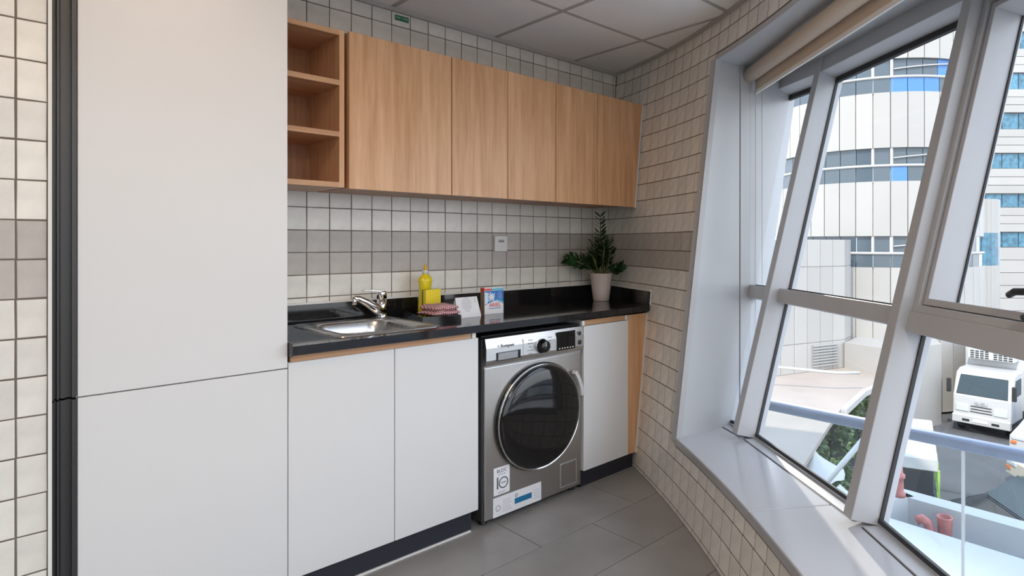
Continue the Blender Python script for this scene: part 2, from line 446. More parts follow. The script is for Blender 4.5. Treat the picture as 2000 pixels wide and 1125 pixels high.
# ceiling panels: two unseen fill lamps added to brighten the room, one warm lamp
LAMP_LABELS = ['recessed square ceiling light nearest the curved window wall behind the viewer', 'recessed square ceiling light furthest from the kitchen, behind the viewer', 'recessed square ceiling light nearest the tall white cabinet']
for li_, (i, j) in enumerate(lamp_cells):
    x0 = 1.42+.605*(i-2); y1 = .015-.6*j
    o = empty('ceiling_light', LAMP_LABELS[li_], 'ceiling light', (x0+.3, y1-.3, ZC), 'recessed ceiling lights behind the viewer')
    MB().box((-.29, -.29, 0), (.29, .29, .012)).build('light_frame', 'ceiling_bar', o)
    li = bpy.data.lights.new('panel_light', 'AREA'); li.shape = 'SQUARE'; li.size = .55; li.energy = FILL if li_ < 2 else 6.5; li.color = (1, .92, .82) if li_ < 2 else (1, .72, .48)
    lo = link(bpy.data.objects.new('panel_light', li), o); lo.location = (0, 0, -.01)

# ------------------------------------------------------------------ walls
wb = struct(MB().box((.14, 0, 0), (3.2, .15, ZC+.05)).build('wall_back', 'grout'))
wl = struct(MB().box((-1.8, -.711, 0), (.143, -.56, ZC+.05)).build('wall_left', 'grout'))
struct(MB().box((-1.9, -5.2, 0), (-1.75, -.56, ZC+.05)).build('wall_rear', 'rear_paint'))
struct(MB().box((.10, -.60, 0), (.143, .1, ZC+.05)).build('wall_niche', 'laminate'))
TILE_T = .0016
def wob(a): return random.uniform(-a, a)
def flat_tile(x0, x1, z0, z1, y, parent, band):
    g = .0021
    t = TILE_T*.5
    p = [(x0+g+wob(.0007), y-t, z0+g+wob(.0007)), (x1-g+wob(.0007), y-t, z0+g+wob(.0007)), (x1-g+wob(.0007), y-t, z1-g+wob(.0007)), (x0+g+wob(.0007), y-t, z1-g+wob(.0007))]
    b = [(q[0], y+.001, q[2]) for q in p]; i = .0013
    fr = [(p[0][0]+i, y-TILE_T, p[0][2]+i), (p[1][0]-i, y-TILE_T, p[1][2]+i), (p[2][0]-i, y-TILE_T, p[2][2]-i), (p[3][0]+i, y-TILE_T, p[3][2]-i)]
    return tile_mesh(b, p, fr, parent, band)
def tile_mesh(b, p, fr, parent, band):
    v = list(b)+list(p)+list(fr)
    f = [(0,1,5,4),(1,2,6,5),(2,3,7,6),(3,0,4,7),(4,5,9,8),(5,6,10,9),(6,7,11,10),(7,4,8,11),(8,9,10,11)]
    c = sum((Vector(q) for q in v), Vector())/12
    return tile_obj(v, f, c, parent, band)
def tile_obj(v, f, c, parent, band):
    o = meshobj('wall_tile', [Vector(q)-c for q in v], f, 'tile_band' if band else 'tile', parent, smooth=False)
    o.location = c
    return o
XL = [1.025 + .09865*k for k in range(-3, 22)]
XL = [x for x in XL if x < 3.0] + [3.04]
for z0, z1 in zip(ZL, ZL[1:]):
    if z1 < 1.02 or z1-z0 < .02: continue
    if 1.57 < z0 and z1 < 2.10: continue
    for x0, x1 in zip(XL, XL[1:]):
        if x1 < .80: continue
        flat_tile(x0, x1, max(z0, 1.0), z1, 0, wb, is_band(z0, z1))
for z0, z1 in zip(ZL, ZL[1:]):
    for x0, x1 in ((.08, .139), (-.0185, .08), (-.117, -.0185), (-.2155, -.117)):
        flat_tile(x0, x1, z0, z1, -.711, wl, is_band(z0, z1))
box('tile_trim', (.139, -.719, 0), (.1465, -.70, ZC), 'caulk', wl)

# leaning curved wall: jamb part, strip below the sill, strip above the opening
S_OP = 1.195; SILL = .325; HEAD = 2.205
def wall_strip(mb, s0, s1, z0, z1, step=.07, back=.14):
    n = max(1, int((s1-s0)/step)); zs = [z0, (z0+z1)/2, z1]
    for i in range(n):
        a, b = s0+(s1-s0)*i/n, s0+(s1-s0)*(i+1)/n
        for q, r in zip(zs, zs[1:]):
            mb.hexa([W(a, q), W(b, q), W(b, q, -back), W(a, q, -back), W(a, r), W(b, r), W(b, r, -back), W(a, r, -back)])
    return mb
mb = MB(); wall_strip(mb, -.1, S_OP-.012, 0, ZC+.05, back=.03); wall_strip(mb, S_OP-.012, S_END, 0, SILL-.042, .09, .06); wall_strip(mb, S_OP-.012, S_END, HEAD+.002, ZC+.05, .09, .10)
wr = struct(mb.build('wall_right', 'grout'))
def curved_tile(s0, s1, z0, z1, off, mbs=None):
    g = .0025; t = TILE_T; i = .0012
    q = lambda s, z, o: W(s, z, o)
    S0, S1, Z0, Z1 = s0+g, s1-g, z0+g, z1-g
    b = [q(S0, Z0, -.001), q(S1, Z0, -.001), q(S1, Z1, -.001), q(S0, Z1, -.001)]
    p = [q(S0, Z0, t*.5), q(S1, Z0, t*.5), q(S1, Z1, t*.5), q(S0, Z1, t*.5)]
    fr = [q(S0+i, Z0+i, t), q(S1-i, Z0+i, t), q(S1-i, Z1-i, t), q(S0+i, Z1-i, t)]
    if mbs is not None:
        mbs.add(b+p+fr, [(0,1,5,4),(1,2,6,5),(2,3,7,6),(3,0,4,7),(4,5,9,8),(5,6,10,9),(6,7,11,10),(7,4,8,11),(8,9,10,11)]); return
    tile_mesh(b, p, fr, wr, is_band(z0, z1))
rest = MB(); sh = 0; count = 0
for zi, (z0, z1) in enumerate(zip(ZL, ZL[1:])):
    sh = wob(.012); k = -1
    while True:
        k += 1; a = .0985*k + sh; b = a+.0985; a = max(a, .004)
        if a > 5.0: break
        ym = W((a+b)/2, (z0+z1)/2).y
        segs = []
        if b <= S_OP-.045: segs = [(a, b, z0, z1)]
        elif a < S_OP-.012:      # last column cut at the corner profile
            if z1 > SILL and z0 < HEAD: segs = [(a, S_OP-.016, z0, z1)]
            else: segs = [(a, b, z0, z1)]
        else: segs = [(a, b, z0, z1)]
        for (A, B, C, D) in segs:
            if B-A < .012 or D-C < .012: continue
            if A > S_OP-.1 and B > S_OP:
                if C < SILL: D = min(D, SILL-.044)
                elif D > HEAD: C = max(C, HEAD+.03)
                else: continue
                if D-C < .012: continue
            if ym > -.30 and 1.56 < C and D < 2.08: continue
            if ym > -.52 and D < .86: continue
            if B > 2.45: curved_tile(A, B, C, D, 0, rest)
            else: curved_tile(A, B, C, D, 0); count += 1
print('wall tiles right', count)
stuff(rest.build('wall_tiles', 'tile', wr))
# corner profile around the opening
mb = MB()
for z0, z1 in [(SILL-.04+i*.2, SILL-.04+(i+1)*.2) for i in range(10)]:
    z1 = min(z1, HEAD+.03)
    if z1 <= z0: break
    mb.hexa([W(S_OP-.014, z0, .008), W(S_OP, z0, .008), W(S_OP, z0, -.02), W(S_OP-.014, z0, -.02), W(S_OP-.014, z1, .008), W(S_OP, z1, .008), W(S_OP, z1, -.02), W(S_OP-.014, z1, -.02)])
mb.build('corner_profile', 'reveal_paint', wr)
mb = MB()
for i in range(40):
    a, b = S_OP+i*.08, S_OP+(i+1)*.08
    mb.hexa([W(a, HEAD, .007), W(b, HEAD, .007), W(b, HEAD, -.02), W(a, HEAD, -.02), W(a, HEAD+.028, .007), W(b, HEAD+.028, .007), W(b, HEAD+.028, -.02), W(a, HEAD+.028, -.02)])
mb.build('corner_profile', 'reveal_paint', wr)

# reveal panels on the near-vertical plane at the left end of the opening
R0 = W(S_OP, SILL); R1 = W(S_OP, HEAD); RN = Vector((-.207, -.978, 0))
RD = Vector((.978, -.207, 0))
def rev(name, d0, d1, top, thick=.05, m='reveal_paint', bulge=0):
    a0, a1 = d0, d1
    p = []
    for z, R in ((SILL-.02, R0), (HEAD+.01, R1)):
        base = R0.lerp(R1, (z-SILL)/(HEAD-SILL)); base = Vector((base.x, base.y, z))
        for d, th in ((a0, 0), (a1, 0), (a1, thick), (a0, thick)):
            dd = d if isinstance(d, (int, float)) else d[0]+(d[1]-d[0])*(z-SILL)/(HEAD-SILL)
            q = base + RD*dd - RN*th + RN*bulge
            p.append(q)
    return MB().hexa([p[0], p[1], p[2], p[3], p[4], p[5], p[6], p[7]]).build(name, m, tr, .0015, 1)
tr = sempty('trim_1')
rev('reveal_panel', 0.0, (.42, .163), 1)
rev('reveal_channel', (.423, .166), (.49, .235), 1, bulge=.004)
rev('reveal_panel', (.493, .238), (.50, .63), 1)

# sill slabs and soffit
def strip_between(mb, s0, s1, z, th, inner_off, n, wfun):
    for i in range(n):
        a, b = s0+(s1-s0)*i/n, s0+(s1-s0)*(i+1)/n
        A, B = W(a, z, inner_off), W(b, z, inner_off); C, D = wfun(b), wfun(a)
        lo = [Vector((q.x, q.y, z-th)) for q in (A, B, C, D)]; hi = [Vector((q.x, q.y, z)) for q in (A, B, C, D)]
        mb.hexa(lo+hi)
def facade_at(s, z, w=0.0):
    # nearest facade point for wall parameter s: shoot along wall normal
    p = W(s, z); q = W(s, z, -.05); d = Vector((q.x-p.x, q.y-p.y)).normalized(); best = None
    for k in range(len(GA)):
        a, b = gl(k, z), gl(k+1, z); e2 = Vector((b.x-a.x, b.y-a.y)); den = d.x*e2.y-d.y*e2.x
        if abs(den) < 1e-6: continue
        r = Vector((a.x-p.x, a.y-p.y)); t = (r.x*e2.y-r.y*e2.x)/den; u = (r.x*d.y-r.y*d.x)/den
        if t > 0 and -.02 <= u <= 1.02 and (best is None or t < best): best = t
    if best is None: best = .38
    return Vector((p.x+d.x*(best-w), p.y+d.y*(best-w), z))
sl = sempty('trim_2')
S_J = [S_OP, 2.02, 2.95, 3.9, 4.9]
for a, b in zip(S_J, S_J[1:]):
    mb = MB(); strip_between(mb, a+.0008, b-.0008, SILL, .04, .012, 12, lambda s: facade_at(s, SILL, -.03))
    # one clean outline instead of the inner section walls
    bm = bmesh.new(); me = bpy.data.meshes.new('sill_slab'); me.from_pydata([tuple(v) for v in mb.v], [], mb.f); bm.from_mesh(me)
    bmesh.ops.remove_doubles(bm, verts=bm.verts, dist=1e-5)
    seen = {}
    for f in list(bm.faces):
        key = tuple(sorted(v.index for v in f.verts)); seen.setdefault(key, []).append(f)
    bmesh.ops.delete(bm, geom=[f for l in seen.values() if len(l) > 1 for f in l], context='FACES_ONLY')
    bmesh.ops.recalc_face_normals(bm, faces=bm.faces); bmesh.ops.bevel(bm, geom=[q for q in bm.edges if len(q.link_faces) == 2 and q.calc_face_angle(0) > .8], offset=.005, segments=2, affect='EDGES', profile=.5, clamp_overlap=True); bm.to_mesh(me); bm.free(); me.materials.append(M['sill_stone'])
    link(bpy.data.objects.new('sill_slab', me), sl)
# first slab also fills the corner in front of mullion one
P0 = W(S_OP, SILL, .012); q0 = facade_at(S_OP+.02, SILL, -.03)
MB().prism([(P0.x, P0.y), (P0.x+.55*.978, P0.y-.55*.207), (q0.x+.25, q0.y+.1), (q0.x, q0.y)], SILL-.04, SILL-.0004).build('sill_slab', 'sill_stone', sl)
mb = MB(); strip_between(mb, S_OP-.01, 5.2, HEAD+.022, .0225, .0068, 50, lambda s: facade_at(s, HEAD, -.02))
P0 = W(S_OP-.01, HEAD); q0 = facade_at(S_OP+.02, HEAD, -.05)
mb.prism([(P0.x, P0.y), (P0.x+.95*.978, P0.y-.95*.207), (q0.x+.35, q0.y+.1), (q0.x, q0.y)], HEAD+.0005, HEAD+.024)
sf = struct(mb.build('trim_3', 'reveal_paint'))

# ------------------------------------------------------------------ window facets
ZT = 2.085            # top of the panes
def pane(name, k, fa, fb, z0, z1, w, parent, da=0, db=0, m='window_glass'):
    v = [fp(k, fa, z0, w, da), fp(k, fb, z0, w, db), fp(k, fb, z1, w, db), fp(k, fa, z1, w, da)]
    return meshobj(name, v, [(0, 1, 2, 3)], m, parent)
for k in range(0, 7):
    wn = sempty('window_%d' % (k+1))
    if k >= 1:
        # mullion standing on line k; its camera side face is the line itself
        mb = MB(); fbox(mb, k, 0, 0, SILL-.0, HEAD+.01, -.03, .106, -.055, 0)
        mb.build('mullion', 'frame_paint', wn, .002, 1)
    e0, e1 = 0.0, -.055
    casement = (k == 2)
    # sill frame: raised strip on the sill with a dark joint in front
    mb = MB(); fboxh(mb, k, 0, 1, SILL-.02, SILL+.004, -.02, .060, e0, e1); mb.build('bottom_frame', 'frame_paint', wn, .0015, 1)
    mb = MB(); fboxh(mb, k, 0, 1, SILL-.02, SILL+.001, .060, .0645, e0, e1); mb.build('joint', 'gasket', wn)
    mb = MB(); fbox(mb, k, 0, 1, SILL+.01, SILL+.024, -.004, .012, e0, e1); mb.build('gasket', 'gasket', wn)
    # head
    mb = MB(); fbox(mb, k, 0, 1, ZT+.015, ZT+.125, -.03, .10, e0, e1); mb.build('head_rail', 'frame_paint', wn, .002, 1)
    mb = MB(); fbox(mb, k, 0, 1, ZT-.012, ZT+.016, -.004, .012, e0, e1); mb.build('gasket', 'gasket', wn)
    # transom
    if not casement:
        mb = MB(); fbox(mb, k, 0, 1, .968, 1.034, -.01, .056, e0-.004, e1); mb.build('transom', 'frame_paint', wn, .002, 1)
        pane('glass_pane', k, 0, 1, SILL, .98, .004, wn, e0, e1); pane('glass_pane', k, 0, 1, 1.02, ZT+.02, .004, wn, e0, e1)
        mb = MB(); fbox(mb, k, 0, 1, 1.034, 1.044, -.004, .012, e0, e1)
        fbox(mb, k, 0, 0, SILL+.01, ZT, -.004, .010, .0, .006); fbox(mb, k, 1, 1, SILL+.01, ZT, -.004, .010, e1-.006, e1)
        mb.build('gasket', 'gasket', wn)
    else:
        mb = MB(); fbox(mb, k, 0, 1, .955, 1.022, -.01, .070, e0-.004, e1); mb.build('transom', 'frame_paint', wn, .002, 1)
        pane('glass_pane', k, 0, 1, SILL, .97, .004, wn, e0, e1)
        mb = MB(); fbox(mb, k, 0, 0, SILL+.01, .96, -.004, .010, 0, .006); fbox(mb, k, 1, 1, SILL+.01, .96, -.004, .01, e1-.006, e1); mb.build('gasket', 'gasket', wn)
        # fixed casement frame
        mb = MB()
        fbox(mb, k, 0, 0, 1.022, ZT+.02, -.02, .062, .0, .026); fbox(mb, k, 1, 1, 1.022, ZT+.02, -.02, .062, e1-.026, e1)
        fbox(mb, k, 0, 1, 1.022, 1.048, -.02, .062, .026, e1-.026); fbox(mb, k, 0, 1, ZT-.01, ZT+.02, -.02, .062, .026, e1-.026)
        mb.build('casement_frame', 'frame_paint', wn, .0015, 1)
        sa = MB()
        fbox(sa, k, 0, 0, 1.052, ZT-.014, -.066, .05, .030, .052); fbox(sa, k, 1, 1, 1.052, ZT-.014, -.066, .05, e1-.052, e1-.030)
        fbox(sa, k, 0, 1, 1.052, 1.074, -.066, .05, .052, e1-.052); fbox(sa, k, 0, 1, ZT-.036, ZT-.014, -.066, .05, .052, e1-.052)
        so = sa.build('sash', 'frame_paint', wn, .0015, 1)
        pane('glass_pane', k, 0, 1, 1.07, ZT-.03, -.055, so, .05, e1-.05)
        g2 = MB(); fbox(g2, k, 0, 0, 1.07, ZT-.03, -.057, -.050, .052, .058); fbox(g2, k, 0, 1, 1.072, 1.078, -.057, -.050, .052, e1-.052); g2.build('gasket', 'gasket', so)
    # outside skin below and above
    mb = MB(); fbox(mb, k, 0, 1, -.30, SILL-.02, -.05, .02, 0, 0); fbox(mb, k, 0, 1, ZT+.125, 2.75, -.05, .02, 0, 0); mb.build('outer_panel', 'ext_white', wn)
# casement handle: black lever at the lower right of the opening pane
ho = tag(bpy.data.objects.new('window_handle', None), 'black lever handle on the opening sash of the right hand window', 'handle'); link(ho)
def hp(f, z, w, du=0): return fp(2, f, z, w, du)
MB().tube([hp(.52, 1.155, .055), hp(.52, 1.15, .085), hp(.50, 1.135, .10), hp(.475, 1.13, .102)][0:0] or [hp(.65, 1.112, .06), hp(.61, 1.118, .085), hp(.55, 1.122, .095), hp(.49, 1.118, .095), hp(.465, 1.108, .09)], [.010, .011, .010, .010, .009], 10).build('lever', 'black_plastic', ho)
MB().tube([hp(.70, 1.060, .052), hp(.64, 1.064, .078), hp(.56, 1.066, .085), hp(.525, 1.058, .082)], [.012, .012, .011, .010], 10).build('latch', 'black_plastic', ho)
mb = MB(); fbox(mb, 2, .60, .74, 1.052, 1.12, .05, .062); mb.build('base_plate', 'black_plastic', ho, .003, 2)
place(ho, hp(.65, 1.05, .06))

# ------------------------------------------------------------------ roller blind
bl = empty('roller_blind', 'beige fabric roller blind wound up at the head of the window', 'blind')
T0 = Vector((2.835, -1.155, 2.156)); T1 = T0 + Vector((-.61, -.79, 0))*1.62
MB().tube([T0, T1], .037, 24).build('roller_tube', 'blind_fabric', bl)
d = (T1-T0).normalized(); nn = Vector((-d.y, d.x, 0));
if nn.x < 0: nn = -nn
fz = []
for t in (T0+d*.02, T1):
    fz.append(t)
off = nn*.033
for nm, za, zb, o2, th, mm in (('blind_fabric', 2.156, 2.075, .036, .002, 'blind_fabric'), ('hem_bar', 2.078, 2.060, .030, .010, 'blind_bar')):
    a, b = fz[0]+nn*o2, fz[1]+nn*o2
    pts = [Vector((a.x, a.y, zb)), Vector((b.x, b.y, zb)), Vector((b.x, b.y, zb))+nn*th, Vector((a.x, a.y, zb))+nn*th]
    pts += [Vector((p.x, p.y, za)) for p in pts]
    MB().hexa(pts).build(nm, mm, bl)
MB().tube([T0-d*.006, T0+d*.001], .037, 24).build('end_cap', 'plastic_white', bl)
c0 = T0 + Vector((.01, -.045, 0)); path = []
for z, dx in ((2.13, 0), (1.6, .004), (1.1, -.004), (.62, 0), (.56, .006)): path.append(Vector((c0.x+dx*.5-.02, c0.y-.008, z)))
path.append(Vector((c0.x, c0.y-.012, .545)))
for z, dx in ((.56, .004), (.62, .01), (1.1, .016), (1.6, .014), (2.13, .012)): path.append(Vector((c0.x+.02+dx, c0.y-.016, z)))
MB().tube(path, .0016, 6).build('pull_cord', 'cord', bl)
place(bl, (T0.x, T0.y, 2.11))

# ------------------------------------------------------------------ tall cabinet on the left
CY = -.60
tc_ = empty('tall_cabinet', 'tall plain white cabinet with black edge profile beside the counter', 'cabinet')
MB().box((.205, CY+.02, 0), (.7505, -.01, ZC-.01)).build('body', 'laminate', tc_)
zs = .835
box('door', (.207, CY, zs+.002), (.7495, CY+.019, ZC-.012), 'laminate', tc_, .0012, 1)
box('door', (.207, CY, .02), (.7495, CY+.019, zs-.002), 'laminate', tc_, .0012, 1)
for z0, z1 in ((zs+.003, ZC-.012), (0, zs-.003)):
    mb = MB().box((.1475, CY+.012, z0), (.2045, CY+.03, z1))
    mb.box((.1475, CY-.012, z0), (.158, CY+.013, z1)); mb.box((.164, CY-.006, z0), (.168, CY+.013, z1)); mb.box((.1945, CY-.004, z0), (.2045, CY+.013, z1))
    mb.box((.172, CY+.004, z0), (.182, CY+.013, z1))
    mb.build('edge_profile', 'black_metal', tc_)
place(tc_, (.48, -.3, 0))

# ------------------------------------------------------------------ base cabinets
def cab_top(parent, x0, x1, z0, z1):
    box('top_rail', (x0, CY+.012, z0), (x1, CY+.03, z1), 'oak_flat', parent)
bc = empty('base_cabinet', 'white two door base cabinet under the sink, oak rail above its doors', 'cabinet')
box('body', (.7525, CY+.022, .095), (1.520, -.02, .735), 'laminate_edge', bc)
box('door', (.7520, CY, .099), (1.1355, CY+.019, .853), 'laminate', bc, .0012, 1)
box('door', (1.1385, CY, .099), (1.5205, CY+.019, .853), 'laminate', bc, .0012, 1)
cab_top(bc, .762, 1.492, .853, .885)
box('side_panel', (1.494, CY+.006, .853), (1.512, CY+.022, .878), 'laminate_edge', bc)
box('plinth', (.757, -.566, 0), (1.506, -.548, .098), 'kick', bc)
place(bc, (1.14, -.3, 0))
tag(box('floor_bead', (.757, -.574, 0), (1.50, -.5665, .007), 'caulk'), 'thin yellowed sealant bead along the foot of the sink cabinet', 'sealant')
bc2 = empty('base_cabinet', 'narrow white one door base cabinet right of the washing machine', 'cabinet')
box('body', (2.158, CY+.022, .092), (2.492, -.02, .868), 'laminate_edge', bc2)
box('door', (2.1555, CY, .093), (2.4945, CY+.019, .84), 'laminate', bc2, .0012, 1)
cab_top(bc2, 2.168, 2.478, .842, .868)
box('side_panel', (2.150, CY+.006, .842), (2.167, CY+.022, .868), 'laminate_edge', bc2)
box('side_panel', (2.479, CY+.006, .842), (2.494, CY+.022, .868), 'laminate_edge', bc2)
def wx(y, z): return f0(y)+(f1(y)-f0(y))*z/ZC
v = [(2.4965, CY+.002, .092), (wx(CY, .09)-.012, CY+.002, .092), (wx(CY, .868)-.012, CY+.002, .868), (2.4965, CY+.002, .868)]
v += [(x, CY+.022, z) for x, y, z in v]
meshobj('filler_panel', v, [(0,1,2,3)[::-1], (4,5,6,7), (0,1,5,4), (1,2,6,5), (2,3,7,6), (3,0,4,7)], 'oak', bc2)
box('plinth', (2.158, -.566, 0), (wx(-.56, .05)-.014, -.548, .092), 'kick', bc2)
v = []
for z in (.09, .87):
    x = wx(CY, z); v += [(x-.011, CY-.002, z), (x-.003, CY-.002, z), (x-.003, CY+.014, z), (x-.011, CY+.014, z)]
MB().hexa([Vector(q) for q in v]).build('sealant', 'caulk', bc2)
place(bc2, (2.33, -.3, 0))

# ------------------------------------------------------------------ countertop
CT = .912; CB = .880; CFY = -.625
ct = empty('countertop', 'polished black granite countertop with upstand along the wall', 'countertop')
SX0, SX1, SY0, SY1 = .985, 1.322, -.500, -.118     # sink cut-out
mb = MB(); mb.box((.754, CFY, CB), (SX0, 0, CT)); mb.box((SX0, CFY, CB), (SX1, SY0, CT)); mb.box((SX0, SY1, CB), (SX1, 0, CT))
mb.prism([(SX1, CFY), (wx(CFY, .89)-.008, CFY), (wx(-.3, .89)-.008, -.3), (wx(0, .89)-.008, 0), (SX1, 0)], CB, CT)
mb.build('slab', 'granite', ct)
edges = [.757, 1.30, 1.80, 2.25, 2.90]
for a, b in zip(edges, edges[1:]): box('upstand', (a+.0005, -.018, CT), (b-.0005, -.0075, .996), 'granite', ct)
ys = [-.62, -.3, -.02]
for a, b in zip(ys, ys[1:]):
    p = []
    for z in (CT, .992):
        p += [Vector((wx(a, z)-.022, a, z)), Vector((wx(b, z)-.022, b, z)), Vector((wx(b, z)-.009, b, z)), Vector((wx(a, z)-.009, a, z))]
    MB().hexa(p).build('upstand', 'granite', ct)
box('sealant', (.757, -.0165, .996), (2.90, -.0068, 1.004), 'caulk', ct)
p = []
for (y0, y1) in ((-.622, -.01),):
    for z in (.992, .999): p += [Vector((wx(y0, z)-.020, y0, z)), Vector((wx(y1, z)-.020, y1, z)), Vector((wx(y1, z)-.008, y1, z)), Vector((wx(y0, z)-.008, y0, z))]
MB().hexa(p).build('sealant', 'caulk', ct)
p = []
for z in (.915, .999): p += [Vector((wx(-.622, z)-.010, -.630, z)), Vector((wx(-.622, z)-.004, -.630, z)), Vector((wx(-.622, z)-.004, -.622, z)), Vector((wx(-.622, z)-.010, -.622, z))]
MB().hexa(p).build('sealant', 'caulk', ct)
box('side_edge', (.7515, CFY-.004, CB-.004), (.7565, -.02, CT+.012), 'black_metal', ct)
place(ct, (1.8, -.3, CB))

# ------------------------------------------------------------------ sink
sk = empty('sink', 'stainless steel inset sink with rounded bowl in the black countertop', 'sink')
def rrect(x0, x1, y0, y1, r, n=6):
    pts = []
    for cx, cy, a0 in ((x1-r, y1-r, 0), (x0+r, y1-r, 90), (x0+r, y0+r, 180), (x1-r, y0+r, 270)):
        for i in range(n+1):
            a = math.radians(a0+90*i/n); pts.append((cx+r*math.cos(a), cy+r*math.sin(a)))
    return pts
rings = [(rrect(.945, 1.375, -.545, -.055, .025), CT), (rrect(.947, 1.373, -.543, -.057, .025), CT+.006), (rrect(.958, 1.362, -.532, -.068, .022), CT+.0065),
         (rrect(.99, 1.316, -.496, -.122, .07), CT+.003), (rrect(.996, 1.310, -.490, -.128, .07), CT-.006), (rrect(1.002, 1.304, -.484, -.134, .07), CT-.05),
         (rrect(1.010, 1.296, -.476, -.142, .07), CT-.13), (rrect(1.03, 1.276, -.456, -.162, .07), CT-.152)]
v = []; f = []
for pts, z in rings: v += [(x, y, z) for x, y in pts]
n = len(rings[0][0])
for i in range(len(rings)-1): f += [(i*n+j, i*n+(j+1) % n, (i+1)*n+(j+1) % n, (i+1)*n+j) for j in range(n)]
f.append(tuple((len(rings)-1)*n+j for j in range(n)))
mb = MB(); mb.add(v, f, True); mb.build('basin', 'sink_steel', sk)
MB().lathe([(.0, .004), (.03, .004), (.034, .001), (.034, 0)], (1.15, -.31, CT-.152), 20).build('drain', 'chrome', sk)
for i in range(4):
    box('overflow_slot', (1.3020, -.385+.016*i, CT-.045), (1.3050, -.379+.016*i, CT-.022), 'black_plastic', sk)
place(sk, (1.15, -.3, CT))
fa = empty('faucet', 'chrome single lever mixer tap at the back corner of the sink', 'faucet')
fx, fy, fz_ = 1.328, -.088, CT+.006
sdir = Vector((-.90, -.20, 0)).normalized()*1.08
MB().lathe([(.026, 0), (.026, .006), (.023, .012), (.021, .05), (.021, .086)], (fx, fy, fz_), 24).build('body', 'chrome', fa)
MB().lathe([(.0225, .088), (.0225, .118), (.020, .124), (0, .124)], (fx, fy, fz_), 24).build('cap', 'chrome', fa)
def P3(r, z, c=(fx, fy, fz_)): return Vector(c)+sdir*r+Vector((0, 0, z))
MB().tube([P3(-.005, .022), P3(.03, .045), P3(.08, .078), P3(.118, .098), P3(.140, .100)], [.026, .025, .019, .015, .013], 16).build('spout', 'chrome', fa)
MB().tube([P3(.134, .104), P3(.136, .072)], .0125, 14).build('aerator', 'chrome', fa)
mb = MB(); pd = Vector((-sdir.y, sdir.x, 0))
mb.hexa([P3(.0, .118)+pd*.012, P3(.0, .118)-pd*.012, P3(.095, .132)-pd*.006, P3(.095, .132)+pd*.006, P3(.0, .127)+pd*.012, P3(.0, .127)-pd*.012, P3(.095, .137)-pd*.006, P3(.095, .137)+pd*.006])
mb.build('lever', 'chrome', fa, .002, 2)
place(fa, (fx, fy, fz_))

# ------------------------------------------------------------------ washing machine
wm = empty('washing_machine', 'steel front loading washing machine with black glass door', 'washing machine')
X0, X1, WY = 1.552, 2.146, -.592
box('body', (X0, WY+.012, .022), (X1, -.06, .838), 'dark_side', wm, .004, 2)
box('top_cover', (X0+.002, WY+.02, .838), (X1-.002, -.06, .853), 'black_plastic', wm, .004, 2)
box('front_panel', (X0+.006, WY, .028), (X1-.004, WY+.014, .712), 'steel', wm, .005, 2)
cx, cz, R = 1.866, .440, .256
# control fascia, slightly bowed
pr = [(WY+.010, .720), (WY-.012, .722), (WY-.020, .745), (WY-.020, .80), (WY-.010, .842), (WY+.012, .850)]
v = []; n = 16
for i in range(n+1):
    x = X0+.002+(X1-X0-.004)*i/n
    for (y, z) in pr: v.append((x, y, z))
k = len(pr); f = [(i*k+j, (i+1)*k+j, (i+1)*k+j+1, i*k+j+1) for i in range(n) for j in range(k-1)]
f += [tuple(range(k)), tuple(n*k+j for j in range(k))[::-1]]
MB().add(v, f).build('control_panel', 'steel_panel', wm)
box('shadow_gap', (X0+.006, WY+.002, .708), (X1-.004, WY+.012, .724), 'plastic_grey', wm)
PY = WY-.0205
box('drawer_gap', (1.757, PY-.0004, .724), (1.7585, PY+.002, .822), 'plastic_grey', wm)
# drawer pull recess
mb = MB(); mb.box((1.606, PY-.001, .738), (1.742, PY+.001, .776)); mb.build('drawer_recess', 'black_gloss', wm, .0008, 1)
mb = MB(); mb.hexa([Vector((1.616, PY-.0015, .742)), Vector((1.725, PY-.0015, .742)), Vector((1.725, PY-.0010, .745)), Vector((1.616, PY-.0010, .745)), Vector((1.614, PY-.006, .772)), Vector((1.722, PY-.006, .772)), Vector((1.722, PY-.001, .774)), Vector((1.614, PY-.001, .774))])
mb.build('drawer_handle', 'steel_panel', wm)
textmesh('brand_lettering', 'Bompani', .021, 'ink', front(1.668, PY-.0008, .804), wm)
mb = MB(); mb.add([(1.614, PY-.001, .806), (1.624, PY-.001, .800), (1.624, PY-.001, .812), (1.619, PY-.001, .806)], [(0, 1, 3), (0, 3, 2)]); mb.build('brand_mark', 'ink', wm)
kn = MB().lathe([(.034, 0), (.034, .006), (.029, .010), (.028, .030), (.025, .034), (0, .034)], (1.868, PY, .776), 28, 'Y').build('program_knob', 'black_gloss', wm)
MB().lathe([(.0355, 0), (.0355, .003), (.034, .004)], (1.868, PY, .776), 28, 'Y').build('knob_ring', 'chrome', wm)
MB().box((1.867, PY-.0356, .776), (1.869, PY-.034, .80)).build('knob_pointer', 'plastic_white', kn)
for i, (px, pz, tx) in enumerate(((1.800, .812, 'Cotton'), (1.800, .796, 'Synthetic'), (1.800, .780, 'Mix'), (1.800, .764, 'Eco 40-60'), (1.800, .748, 'Rapid'), (1.920, .812, 'Wool'), (1.920, .796, 'Spin'), (1.920, .780, 'Sport'), (1.920, .764, 'Rinse'), (1.920, .748, 'Dry'))):
    textmesh('program_lettering', tx, .0085, 'ink_soft', front(px, PY-.0006, pz), wm)
ds = box('display', (1.962, PY-.0022, .739), (2.084, PY, .830), 'black_gloss', wm, .001, 1)
for i in range(6):
    box('display_key', (1.975+.0175*i, PY-.0028, .746), (1.983+.0175*i, PY-.0020, .751), 'plastic_white', ds)
